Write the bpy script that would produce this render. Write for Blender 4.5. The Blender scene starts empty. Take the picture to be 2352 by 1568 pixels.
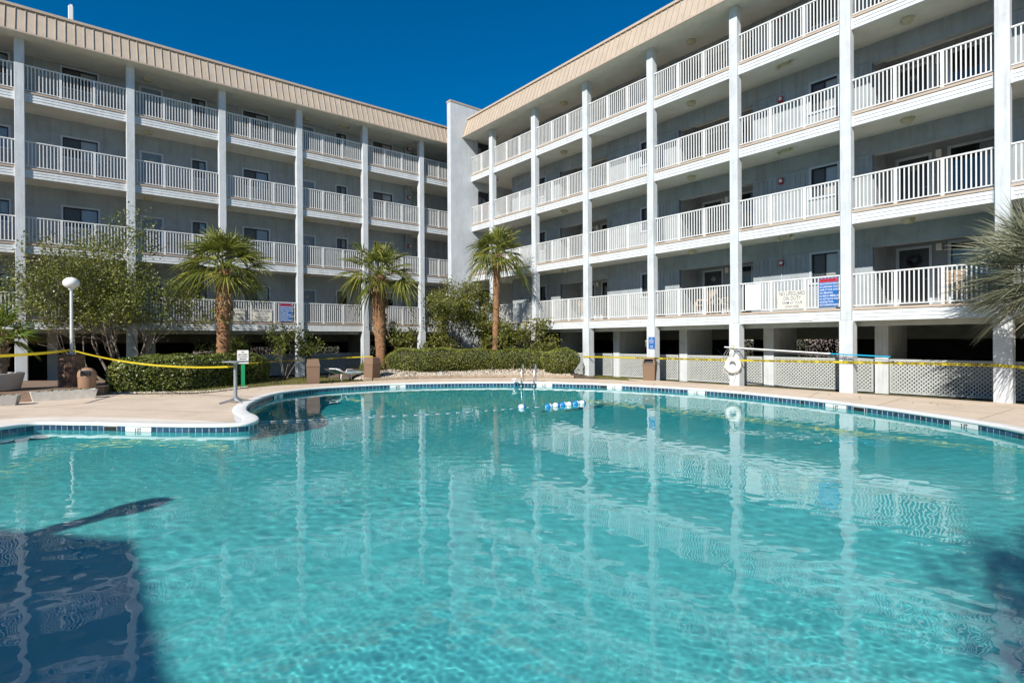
import bpy, bmesh, math, random
import numpy as np
from mathutils import Vector, Matrix

SC = bpy.context.scene
COL = SC.collection
R = math.radians
rnd = random.Random(7)

# ------------------------------------------------------------------ camera model (measured from the photograph)
F, ROLL, PITCH, HC = 1251.55, .0057, -.0024, 1.66
TH = .6813
TL = (math.cos(TH), math.sin(TH)); TR = (math.sin(TH), -math.cos(TH))
L0 = (-6.4432*2.95, 7.1573*2.95); R0 = (-.3503*2.95, 10.4151*2.95)
BL, BR = 1.1934*2.95, 1.2213*2.95
Z0, HS = 2.187, 2.95                      # underside of the first gallery, storey height
CR, SR = math.cos(ROLL), math.sin(ROLL)
CP, SP = math.cos(PITCH), math.sin(PITCH)

def at(px, py, z=0.):
    a = px-1176; b = 784-py
    u = (CR*a+SR*b)/F; w = (-SR*a+CR*b)/F
    d = (u, CP-SP*w, SP+CP*w)
    k = (z-HC)/d[2]
    return Vector((d[0]*k, d[1]*k, z))

def atY(px, py, Y):
    a = px-1176; b = 784-py
    u = (CR*a+SR*b)/F; w = (-SR*a+CR*b)/F
    d = (u, CP-SP*w, SP+CP*w)
    k = Y/d[1]
    return Vector((d[0]*k, Y, HC+d[2]*k))

def wpt(w, s, d, z=0.):
    """a point on a wing: s along the facade, d metres behind the facade line"""
    if w == 'L':
        return Vector((L0[0]+TL[0]*s-TL[1]*d, L0[1]+TL[1]*s+TL[0]*d, z))
    return Vector((R0[0]+TR[0]*s+TL[0]*d, R0[1]+TR[1]*s+TL[1]*d, z))
ANG = {'L': TH, 'R': math.atan2(TR[1], TR[0])}

# ------------------------------------------------------------------ materials
def new_mat(name):
    m = bpy.data.materials.new(name); m.use_nodes = True
    nt = m.node_tree; nt.nodes.clear()
    out = nt.nodes.new('ShaderNodeOutputMaterial')
    b = nt.nodes.new('ShaderNodeBsdfPrincipled')
    nt.links.new(b.outputs[0], out.inputs[0])
    return m, nt, b

def surf(name, col, rough=.7, var=.12, scale=3., bump=0., bscale=60., metal=0., spec=.4, col2=None, rand=0., stain=0., trans=0., streak=0.):
    m, nt, b = new_mat(name)
    N, Lk = nt.nodes.new, nt.links.new
    b.inputs['Roughness'].default_value = rough
    b.inputs['Metallic'].default_value = metal
    b.inputs['Specular IOR Level'].default_value = spec
    tc = N('ShaderNodeTexCoord')
    no = N('ShaderNodeTexNoise'); no.inputs['Scale'].default_value = scale; no.inputs['Detail'].default_value = 6
    no.inputs['Roughness'].default_value = .65
    Lk(tc.outputs['Object'], no.inputs['Vector'])
    rp = N('ShaderNodeValToRGB')
    c2 = col2 or tuple(c*(1-var*2.2) for c in col)
    c1 = tuple(min(1, c*(1+var*.5)) for c in col)
    rp.color_ramp.elements[0].position = .32; rp.color_ramp.elements[1].position = .68
    rp.color_ramp.elements[0].color = (*c2, 1); rp.color_ramp.elements[1].color = (*c1, 1)
    Lk(no.outputs['Fac'], rp.inputs[0])
    o = rp.outputs[0]
    if stain:
        n2 = N('ShaderNodeTexNoise'); n2.inputs['Scale'].default_value = .9; n2.inputs['Detail'].default_value = 9
        n2.inputs['Roughness'].default_value = .72
        Lk(tc.outputs['Object'], n2.inputs['Vector'])
        r2 = N('ShaderNodeValToRGB'); r2.color_ramp.elements[0].position = .5; r2.color_ramp.elements[1].position = .72
        r2.color_ramp.elements[0].color = (1, 1, 1, 1); r2.color_ramp.elements[1].color = (1-stain, 1-stain, 1-stain*1.05, 1)
        Lk(n2.outputs['Fac'], r2.inputs[0])
        mx = N('ShaderNodeMix'); mx.data_type = 'RGBA'; mx.blend_type = 'MULTIPLY'; mx.inputs[0].default_value = 1
        Lk(o, mx.inputs[6]); Lk(r2.outputs[0], mx.inputs[7]); o = mx.outputs[2]
    if streak:                                                   # rain streaks running down the face
        mp = N('ShaderNodeMapping'); mp.inputs['Scale'].default_value = (7, 7, .45); Lk(tc.outputs['Object'], mp.inputs['Vector'])
        n4 = N('ShaderNodeTexNoise'); n4.inputs['Scale'].default_value = 1.; n4.inputs['Detail'].default_value = 7; n4.inputs['Roughness'].default_value = .7
        Lk(mp.outputs[0], n4.inputs['Vector'])
        r4 = N('ShaderNodeValToRGB'); r4.color_ramp.elements[0].position = .48; r4.color_ramp.elements[1].position = .75
        r4.color_ramp.elements[0].color = (1, 1, 1, 1); r4.color_ramp.elements[1].color = (1-streak, 1-streak*1.1, 1-streak*1.35, 1)
        Lk(n4.outputs['Fac'], r4.inputs[0])
        mx = N('ShaderNodeMix'); mx.data_type = 'RGBA'; mx.blend_type = 'MULTIPLY'; mx.inputs[0].default_value = 1
        Lk(o, mx.inputs[6]); Lk(r4.outputs[0], mx.inputs[7]); o = mx.outputs[2]
    if rand:
        g = N('ShaderNodeNewGeometry')
        mr = N('ShaderNodeMapRange'); mr.inputs[3].default_value = 1-rand; mr.inputs[4].default_value = 1+rand
        Lk(g.outputs['Random Per Island'], mr.inputs[0])
        mx = N('ShaderNodeMix'); mx.data_type = 'RGBA'; mx.blend_type = 'MULTIPLY'; mx.inputs[0].default_value = 1
        Lk(o, mx.inputs[6]); Lk(mr.outputs[0], mx.inputs[7]); o = mx.outputs[2]
    Lk(o, b.inputs['Base Color'])
    if bump:
        n3 = N('ShaderNodeTexNoise'); n3.inputs['Scale'].default_value = bscale; n3.inputs['Detail'].default_value = 4
        Lk(tc.outputs['Object'], n3.inputs['Vector'])
        bp = N('ShaderNodeBump'); bp.inputs['Strength'].default_value = bump; bp.inputs['Distance'].default_value = .01
        Lk(n3.outputs['Fac'], bp.inputs['Height']); Lk(bp.outputs[0], b.inputs['Normal'])
    if trans:
        tr = N('ShaderNodeBsdfTranslucent'); Lk(o, tr.inputs[0])
        ms = N('ShaderNodeMixShader'); ms.inputs[0].default_value = trans
        Lk(b.outputs[0], ms.inputs[1]); Lk(tr.outputs[0], ms.inputs[2])
        out = [n for n in nt.nodes if n.type == 'OUTPUT_MATERIAL'][0]
        Lk(ms.outputs[0], out.inputs[0])
    return m

def leafmat(name, cols, rough=.5, trans=.25, spec=.4):
    """leaf colour picked per leaf from a ramp"""
    m, nt, b = new_mat(name); N, Lk = nt.nodes.new, nt.links.new
    g = N('ShaderNodeNewGeometry'); rp = N('ShaderNodeValToRGB'); e = rp.color_ramp.elements
    while len(e) < len(cols): e.new(.5)
    for i, c in enumerate(cols):
        e[i].position = i/(len(cols)-1); e[i].color = (*c, 1)
    tc = N('ShaderNodeTexCoord'); no = N('ShaderNodeTexNoise'); no.inputs['Scale'].default_value = 1.6; no.inputs['Detail'].default_value = 3
    Lk(tc.outputs['Object'], no.inputs['Vector'])
    mm = N('ShaderNodeMath'); mm.operation = 'MULTIPLY_ADD'; mm.inputs[1].default_value = .6
    m2 = N('ShaderNodeMath'); m2.operation = 'MULTIPLY_ADD'; m2.inputs[1].default_value = 1.3; m2.inputs[2].default_value = -.45
    Lk(no.outputs['Fac'], m2.inputs[0]); Lk(g.outputs['Random Per Island'], mm.inputs[0]); Lk(m2.outputs[0], mm.inputs[2])
    Lk(mm.outputs[0], rp.inputs[0]); Lk(rp.outputs[0], b.inputs['Base Color'])
    b.inputs['Roughness'].default_value = rough; b.inputs['Specular IOR Level'].default_value = spec
    tr = N('ShaderNodeBsdfTranslucent'); Lk(rp.outputs[0], tr.inputs[0])
    ms = N('ShaderNodeMixShader'); ms.inputs[0].default_value = trans
    Lk(b.outputs[0], ms.inputs[1]); Lk(tr.outputs[0], ms.inputs[2])
    out = [n for n in nt.nodes if n.type == 'OUTPUT_MATERIAL'][0]; Lk(ms.outputs[0], out.inputs[0])
    return m

M = {}
M['wall'] = surf('grey_stucco', (.36, .40, .425), .85, .07, 2.2, .35, 45, stain=.10, streak=.22)
M['column'] = surf('column_paint', (.61, .645, .67), .7, .05, 2.5, .5, 30, stain=.16, streak=.22)
M['tower'] = surf('tower_stucco', (.58, .615, .645), .85, .06, 1.3, .9, 22, stain=.08, streak=.16)
M['fascia'] = surf('white_siding', (.66, .69, .705), .55, .05, 2., .05, 40, stain=.12, streak=.20)
M['trim'] = surf('tan_trim', (.50, .40, .31), .6, .05, 4.)
M['ceiling'] = surf('ceiling_paint', (.72, .69, .61), .85, .04, 2., stain=.12)
M['gfloor'] = surf('gallery_floor_paint', (.30, .26, .22), .8, .08, 3.)
M['soffit'] = surf('soffit_paint', (.70, .68, .60), .7, .05, 3.)
M['roof'] = surf('tan_metal', (.50, .415, .325), .45, .05, 1.5, 0, spec=.4, streak=.15)
M['roofcap'] = surf('tan_cap', (.52, .42, .33), .5, .04, 2.)
M['rail'] = surf('white_aluminium', (.73, .735, .72), .35, .04, 3., spec=.5, stain=.1)
M['siding'] = surf('grey_lap_siding', (.29, .315, .335), .75, .06, 2.5, .1, 30)
M['wtrim'] = surf('window_trim', (.48, .54, .60), .6, .04, 3.)
M['door'] = surf('blue_grey_door', (.20, .26, .33), .5, .05, 3.)
M['darkdoor'] = surf('dark_door', (.055, .06, .07), .4, .1, 3.)
M['black'] = surf('black_metal', (.02, .02, .022), .5, .05)
def pane(name, col, rough):
    m, nt, b = new_mat(name); N = nt.nodes.new
    tc = N('ShaderNodeTexCoord'); wv = N('ShaderNodeTexWave'); wv.bands_direction = 'Z'; wv.inputs['Scale'].default_value = 14
    nt.links.new(tc.outputs['Object'], wv.inputs['Vector'])
    rp = N('ShaderNodeValToRGB'); rp.color_ramp.elements[0].color = (*[c*.7 for c in col], 1); rp.color_ramp.elements[1].color = (*col, 1)
    nt.links.new(wv.outputs['Fac'], rp.inputs[0]); nt.links.new(rp.outputs[0], b.inputs['Base Color'])
    b.inputs['Roughness'].default_value = rough; b.inputs['Specular IOR Level'].default_value = .9
    return m
M['screen'] = pane('insect_screen', (.045, .05, .055), .5)
M['blind'] = pane('glass_over_blinds', (.30, .34, .38), .08)
M['glass'] = pane('dark_glass', (.012, .014, .016), .05)
M['beige'] = surf('beige_plastic', (.58, .52, .36), .5, .08)
M['red'] = surf('red_plastic', (.45, .03, .03), .4, .08)
M['white'] = surf('white_plastic', (.82, .82, .80), .4, .03)
M['steel'] = surf('stainless', (.62, .63, .64), .22, .05, 5., metal=1.)
M['galv'] = surf('galvanised', (.42, .44, .45), .4, .08, 9., metal=.6)
M['lampw'] = surf('opal_globe', (.86, .85, .82), .3, .02)
M['pole'] = surf('lamp_pole', (.66, .68, .68), .4, .05)
M['brick'] = surf('weathered_brick', (.22, .13, .09), .9, .25, 7., .5, 40, rand=.35)
M['mortar'] = surf('mortar', (.30, .27, .23), .95, .1, 9.)
M['can'] = surf('brown_pebble_bin', (.22, .14, .09), .75, .10, 60., .3, 90)
M['can2'] = surf('tan_plastic_bin', (.36, .22, .14), .5, .06, 4.)
M['concrete'] = surf('white_concrete', (.78, .77, .72), .9, .10, 5., .4, 50, stain=.2)
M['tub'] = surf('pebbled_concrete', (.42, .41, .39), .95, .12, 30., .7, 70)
M['deck'] = surf('deck_concrete', (.68, .555, .43), .9, .06, .8, .25, 160, stain=.2)
M['platform'] = surf('brown_paving', (.25, .17, .12), .9, .12, 3., .2, 60)
M['coping'] = surf('white_coping', (.80, .80, .78), .55, .05, 1.5, .08, 60, stain=.16)
M['grout'] = surf('grout', (.62, .64, .64), .7, .08, 20.)
M['tile'] = surf('cobalt_tile', (.035, .085, .16), .12, .25, 14., .0, rand=.45, spec=.6)
M['soil'] = surf('soil', (.13, .10, .07), .95, .25, 2., .5, 30)
M['lawn'] = surf('lawn_soil', (.20, .18, .075), .95, .3, 2.5, .5, 40)
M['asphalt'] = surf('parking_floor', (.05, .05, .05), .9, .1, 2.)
M['dark'] = surf('garage_concrete', (.30, .28, .25), .9, .1, 1.5)
M['garage'] = surf('garage_beam', (.52, .50, .44), .9, .08, 1.5)
M['rock'] = surf('white_pebbles', (.60, .52, .42), .9, .1, 9., rand=.3)
M['timber'] = surf('timber_edge', (.45, .34, .24), .9, .15, 6.)
M['tape'] = surf('yellow_tape', (.66, .53, .03), .4, .04, 6., trans=.25)
M['ink'] = surf('black_ink', (.03, .03, .03), .6, .02)
M['blueink'] = surf('navy_ink', (.05, .07, .22), .6, .02)
M['greyink'] = surf('faded_ink', (.45, .45, .44), .6, .02)
M['cream2'] = surf('pale_cream_board', (.74, .70, .56), .6, .04, 6.)
M['cream'] = surf('cream_board', (.80, .77, .62), .6, .05, 6.)
M['wboard'] = surf('white_board', (.80, .80, .77), .5, .03, 6.)
M['bluebd'] = surf('blue_board', (.015, .13, .42), .4, .04, 6.)
M['redbd'] = surf('red_panel', (.62, .03, .04), .4, .04, 6.)
M['green'] = surf('green_post', (.01, .30, .12), .5, .05)
M['ring'] = surf('life_ring', (.85, .85, .82), .5, .03)
M['rope'] = surf('rope', (.75, .74, .68), .8, .08, 40.)
M['float_b'] = surf('blue_float', (.01, .22, .58), .3, .04)
M['float_w'] = surf('white_float', (.85, .85, .83), .3, .03)
M['sling'] = surf('blue_sling', (.16, .46, .62), .6, .06, 40.)
M['wood'] = surf('teak', (.58, .42, .27), .6, .12, 8.)
M['polew'] = surf('white_pole', (.85, .84, .82), .35, .02)
M['poleb'] = surf('blue_pole', (.01, .38, .62), .35, .02)
M['bark'] = surf('grey_bark', (.23, .19, .15), .9, .25, 7., .6, 30)
M['palmbark'] = surf('palm_bark', (.34, .18, .09), .95, .3, 9., .8, 26)
M['palmgrey'] = surf('palm_bark_grey', (.23, .18, .14), .95, .25, 9., .8, 26)
M['deadfrond'] = leafmat('dead_fronds', [(.14, .08, .04), (.36, .25, .14), (.48, .38, .24)], .8, .1, .2)
M['frond'] = leafmat('palm_fronds', [(.07, .092, .014), (.175, .20, .03), (.38, .35, .085)], .42, .22, .5)
M['frondy'] = leafmat('potted_fronds', [(.05, .10, .012), (.12, .20, .02), (.42, .34, .03)], .45, .25, .4)
M['frondg'] = leafmat('silver_fronds', [(.10, .11, .07), (.19, .20, .13), (.30, .29, .19)], .5, .12, .3)
M['hedgeleaf'] = leafmat('hedge_leaves', [(.075, .105, .014), (.20, .23, .032), (.35, .34, .075)], .4, .2, .5)
M['hedgeleaf2'] = leafmat('left_hedge_leaves', [(.045, .07, .009), (.13, .17, .024), (.30, .30, .08)], .38, .2, .55)
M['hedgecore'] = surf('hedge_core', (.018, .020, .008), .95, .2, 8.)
M['treeleaf'] = leafmat('tree_leaves', [(.05, .07, .012), (.135, .165, .024), (.31, .29, .06)], .4, .25, .5)
M['shrubleaf'] = leafmat('shrub_leaves', [(.05, .072, .012), (.125, .142, .022), (.30, .27, .05)], .4, .28, .5)
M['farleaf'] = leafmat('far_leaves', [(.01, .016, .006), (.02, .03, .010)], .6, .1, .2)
M['twig'] = surf('bare_twigs', (.30, .25, .21), .9, .2, 8.)
M['grass'] = leafmat('grass_blades', [(.09, .11, .018), (.19, .19, .045), (.34, .28, .10)], .6, .3, .2)
M['house'] = surf('far_house_wall', (.30, .24, .21), .8, .05, 1.)
M['plaster'] = surf('pool_plaster', (.16, .72, .73), .8, .06, 1.1, stain=.10)

# ------------------------------------------------------------------ mesh builder
class MB:
    def __init__(self): self.v = []; self.f = []; self.m = []; self.mi = 0
    def quad(self, a, b, c, d):
        n = len(self.v); self.v += [a, b, c, d]; self.f.append((n, n+1, n+2, n+3)); self.m.append(self.mi)
    def box(self, x0, x1, y0, y1, z0, z1):
        n = len(self.v)
        self.v += [(x0, y0, z0), (x1, y0, z0), (x1, y1, z0), (x0, y1, z0), (x0, y0, z1), (x1, y0, z1), (x1, y1, z1), (x0, y1, z1)]
        for q in ((0, 3, 2, 1), (4, 5, 6, 7), (0, 1, 5, 4), (1, 2, 6, 5), (2, 3, 7, 6), (3, 0, 4, 7)):
            self.f.append(tuple(n+i for i in q)); self.m.append(self.mi)
    def bar(self, p, q, wx, wz, up=(0, 0, 1)):
        p = Vector(p); q = Vector(q); d = (q-p).normalized(); u = Vector(up)
        s = d.cross(u)
        if s.length < 1e-4: s = d.cross(Vector((1, 0, 0)))
        s.normalize(); t = s.cross(d); n = len(self.v)
        for c in (p, q):
            for a, b in ((-1, -1), (1, -1), (1, 1), (-1, 1)): self.v.append(tuple(c+s*wx*a/2+t*wz*b/2))
        for k in range(4): self.f.append((n+k, n+(k+1) % 4, n+4+(k+1) % 4, n+4+k)); self.m.append(self.mi)
        self.f += [(n+3, n+2, n+1, n), (n+4, n+5, n+6, n+7)]; self.m += [self.mi]*2
    def tube(self, pts, rad, seg=8, cap=True):
        pts = [Vector(p) for p in pts]; n0 = len(self.v); k = len(pts)
        rad = rad if isinstance(rad, (list, tuple)) else [rad]*k
        ref = Vector((0, 0, 1))
        d0 = (pts[1]-pts[0]).normalized()
        s = d0.cross(ref)
        if s.length < .05: s = d0.cross(Vector((1, 0, 0)))
        s.normalize()
        for i, p in enumerate(pts):
            d = (pts[min(i+1, k-1)]-pts[max(i-1, 0)]).normalized()
            s = (s-d*s.dot(d))
            if s.length < 1e-5: s = d.orthogonal()
            s.normalize(); t = d.cross(s)
            for j in range(seg):
                a = 2*math.pi*j/seg
                self.v.append(tuple(p+(s*math.cos(a)+t*math.sin(a))*rad[i]))
        for i in range(k-1):
            for j in range(seg):
                a = n0+i*seg+j; b = n0+i*seg+(j+1) % seg
                self.f.append((a, b, b+seg, a+seg)); self.m.append(self.mi)
        if cap:
            self.f.append(tuple(n0+seg-1-j for j in range(seg))); self.f.append(tuple(n0+(k-1)*seg+j for j in range(seg))); self.m += [self.mi]*2
    def lathe(self, prof, seg=24, c=(0, 0, 0), sx=1, sy=1):
        n0 = len(self.v)
        for r, z in prof:
            for j in range(seg):
                a = 2*math.pi*j/seg
                self.v.append((c[0]+r*math.cos(a)*sx, c[1]+r*math.sin(a)*sy, c[2]+z))
        for i in range(len(prof)-1):
            for j in range(seg):
                a = n0+i*seg+j; b = n0+i*seg+(j+1) % seg
                self.f.append((a, b, b+seg, a+seg)); self.m.append(self.mi)
        self.f.append(tuple(n0+seg-1-j for j in range(seg))); self.f.append(tuple(n0+(len(prof)-1)*seg+j for j in range(seg))); self.m += [self.mi]*2
    def prism(self, prof, x0, x1):
        """extrude a (y, z) outline along x"""
        n = len(self.v); k = len(prof)
        for x in (x0, x1): self.v += [(x, y, z) for y, z in prof]
        for i in range(k):
            j = (i+1) % k
            self.f.append((n+i, n+j, n+k+j, n+k+i)); self.m.append(self.mi)
        self.f += [tuple(n+k-1-i for i in range(k)), tuple(n+k+i for i in range(k))]; self.m += [self.mi]*2
    def panel(self, s0, s1, z0, z1, y, holes=(), t=.14):
        """a wall facing -y with openings (s0, s1, z0, z1) and their reveals"""
        xs = sorted({s0, s1, *[h[0] for h in holes], *[h[1] for h in holes]})
        zs = sorted({z0, z1, *[h[2] for h in holes], *[h[3] for h in holes]})
        for a, b in zip(xs, xs[1:]):
            for c, d in zip(zs, zs[1:]):
                mx, mz = (a+b)/2, (c+d)/2
                if any(h[0] < mx < h[1] and h[2] < mz < h[3] for h in holes): continue
                self.quad((a, y, c), (b, y, c), (b, y, d), (a, y, d))
        for h in holes:
            a, b, c, d = h
            self.quad((a, y, c), (a, y+t, c), (a, y+t, d), (a, y, d)); self.quad((b, y+t, c), (b, y, c), (b, y, d), (b, y+t, d))
            self.quad((a, y, c), (b, y, c), (b, y+t, c), (a, y+t, c)); self.quad((a, y+t, d), (b, y+t, d), (b, y, d), (a, y, d))
    def build(self, name, mats, parent=None, smooth=False, loc=None, rz=None, bevel=0):
        me = bpy.data.meshes.new(name); me.from_pydata([tuple(p) for p in self.v], [], self.f)
        for m in (mats if isinstance(mats, (list, tuple)) else [mats]): me.materials.append(M[m] if isinstance(m, str) else m)
        if any(self.m): me.polygons.foreach_set('material_index', self.m)
        if smooth: me.polygons.foreach_set('use_smooth', [True]*len(me.polygons))
        me.update()
        o = bpy.data.objects.new(name, me); COL.objects.link(o)
        if parent: o.parent = parent
        if loc is not None: o.location = loc
        if rz is not None: o.rotation_euler = (0, 0, rz)
        if smooth == 'auto':
            try: me.set_sharp_from_angle(angle=R(35))
            except Exception: pass
        if bevel:
            b = o.modifiers.new('bevel', 'BEVEL'); b.width = bevel; b.segments = 2; b.limit_method = 'ANGLE'
        return o

def npmesh(name, v, f, mat, parent=None, smooth=False):
    v = np.asarray(v, float).reshape(-1, 3); f = np.asarray(f, int); k = f.shape[1]
    me = bpy.data.meshes.new(name)
    me.vertices.add(len(v)); me.vertices.foreach_set('co', v.ravel())
    me.loops.add(f.size); me.loops.foreach_set('vertex_index', f.ravel())
    me.polygons.add(len(f)); me.polygons.foreach_set('loop_start', np.arange(0, f.size, k)); me.polygons.foreach_set('loop_total', np.full(len(f), k))
    if smooth: me.polygons.foreach_set('use_smooth', np.ones(len(f), bool))
    me.materials.append(M[mat]); me.update(calc_edges=True)
    o = bpy.data.objects.new(name, me); COL.objects.link(o)
    if parent: o.parent = parent
    return o

def empty(name, loc=(0, 0, 0), rz=0.):
    o = bpy.data.objects.new(name, None); COL.objects.link(o); o.location = loc; o.rotation_euler = (0, 0, rz); o.empty_display_size = .2
    return o
def tag(o, label, cat, group=None):
    o['label'] = label; o['category'] = cat
    if group: o['group'] = group
    return o
def struct(o): o['kind'] = 'structure'; return o
def stuff(o, label=None):
    o['kind'] = 'stuff'
    if label: o['label'] = label; o['category'] = 'ground cover'
    return o
def copy_tree(o, parent=None):
    c = o.copy(); COL.objects.link(c)
    if parent is not None: c.parent = parent
    for ch in list(o.children): copy_tree(ch, c)
    return c

def text(body, size, mat, parent, loc, rx=R(90), rz=0., ext=.002, align='CENTER', name='lettering', squeeze=1., mirror=False, bold=0.):
    cu = bpy.data.curves.new('t', 'FONT'); cu.body = body; cu.size = size; cu.align_x = align; cu.align_y = 'CENTER'; cu.extrude = ext
    cu.resolution_u = 2; cu.offset = bold; cu.space_line = 1.0
    tmp = bpy.data.objects.new('t', cu); COL.objects.link(tmp)
    dg = bpy.context.evaluated_depsgraph_get()
    me = bpy.data.meshes.new_from_object(tmp.evaluated_get(dg)); bpy.data.objects.remove(tmp)
    me.name = name; me.materials.clear(); me.materials.append(M[mat])
    o = bpy.data.objects.new(name, me); COL.objects.link(o); o.parent = parent
    o.location = loc; o.rotation_euler = (rx, 0, rz); o.scale = (squeeze*(-1 if mirror else 1), 1, 1)
    return o

M['blind2'] = pane('glass_over_curtain', (.42, .42, .38), .12)
wr = random.Random(12)
# ------------------------------------------------------------------ the wings
def build_window(root, s0, s1, z0, z1, y, dark=False):
    w = MB(); t = .075
    w.box(s0-t, s1+t, y-.03, y+.05, z1, z1+t); w.box(s0-t, s1+t, y-.045, y+.05, z0-t, z0)
    w.box(s0-t, s0, y-.03, y+.05, z0, z1); w.box(s1, s1+t, y-.03, y+.05, z0, z1)
    o = w.build('window', 'wtrim', root)
    f = MB(); g = .035; mx = (s0+s1)/2
    f.box(s0, s1, y+.05, y+.10, z1-g, z1); f.box(s0, s1, y+.05, y+.10, z0, z0+g)
    f.box(s0, s0+g, y+.05, y+.10, z0+g, z1-g); f.box(s1-g, s1, y+.05, y+.10, z0+g, z1-g); f.box(mx-g/2, mx+g/2, y+.045, y+.10, z0+g, z1-g)
    f.build('frame', 'black', o)
    p = MB(); p.box(s0+g, mx-g/2, y+.075, y+.085, z0+g, z1-g); p.build('pane', 'screen', o)
    p = MB(); zb = z0+g+(z1-z0)*wr.choice((0, 0, 0, .2, .35, .55)); p.box(mx+g/2, s1-g, y+.085, y+.095, z0+g, z1-g)
    if zb > z0+.1: p.mi = 1; p.box(mx+g/2, s1-g, y+.079, y+.0845, z0+g, zb)
    p.build('pane', ['screen' if dark else wr.choice(('blind', 'blind', 'blind2')), 'glass'], o)
    return o

def build_door(root, s0, s1, z0, z1, y, mat='door', emblem=True, trim='wtrim', wreath=False):
    d = MB(); d.box(s0+.06, s1-.06, y+.04, y+.085, z0+.01, z1-.06)
    o = d.build('door', mat, root)
    f = MB(); f.box(s0-.02, s0+.06, y-.03, y+.1, z0, z1-.06); f.box(s1-.06, s1+.02, y-.03, y+.1, z0, z1-.06); f.box(s0-.02, s1+.02, y-.03, y+.1, z1-.06, z1+.02)
    f.build('door_frame', trim, o)
    cx = (s0+s1)/2
    if emblem:
        e = MB()
        n = 20
        for j in range(n):
            a, b = 2*math.pi*j/n, 2*math.pi*(j+1)/n
            e.bar((cx+.085*math.cos(a), y+.03, z1-.38+.085*math.sin(a)), (cx+.085*math.cos(b), y+.03, z1-.38+.085*math.sin(b)), .016, .016, (0, 1, 0))
        e.box(cx-.05, cx+.05, y+.03, y+.038, z1-.40, z1-.36)
        e.build('door_plaque', 'beige', o)
    if wreath:
        e = MB(); rr = random.Random(3)
        for j in range(90):
            a = rr.uniform(0, 6.28); r0 = .13+rr.uniform(-.05, .05)
            e.bar((cx+r0*math.cos(a), y+.01, z1-.42+r0*math.sin(a)), (cx+(r0+.05)*math.cos(a+.6), y-.02, z1-.42+(r0+.05)*math.sin(a+.6)), .02, .02)
        e.build('wreath', 'black', o)
    h = MB(); h.bar((s1-.13, y+.035, z0+.98), (s1-.13, y-.02, z0+.98), .03, .03); h.bar((s1-.13, y-.02, z0+.98), (s1-.24, y-.02, z0+.98), .02, .02)
    h.build('handle', 'galv', o)
    return o

def build_railing(root, s0, s1, zf):
    b = MB(); zb, zt = zf+.05, zf+1.0
    nsec = 3 if s1-s0 > 2 else (2 if s1-s0 > 1.4 else 1)
    L = (s1-s0)/nsec
    for k in range(nsec):
        a, e = s0+k*L+(.045 if k else .03), s0+(k+1)*L-(.045 if k < nsec-1 else .03)
        n = max(2, round((e-a)/.107))
        for i in range(n):
            x = a+(i+.5)*(e-a)/n
            b.box(x-.016, x+.016, .02, .045, zb+.03, zt)
    b.box(s0, s1, .01, .055, zb, zb+.03)
    o = b.build('railing', 'rail', root)
    t = MB(); t.box(s0-.02, s1+.02, .002, .07, zt, zt+.042); t.build('top_rail', 'rail', o)
    for k in range(1, nsec):
        p = MB(); x = s0+k*L; p.box(x-.04, x+.04, -.005, .06, zf-.05, zt); p.build('post', 'rail', o)
    return o

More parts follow.
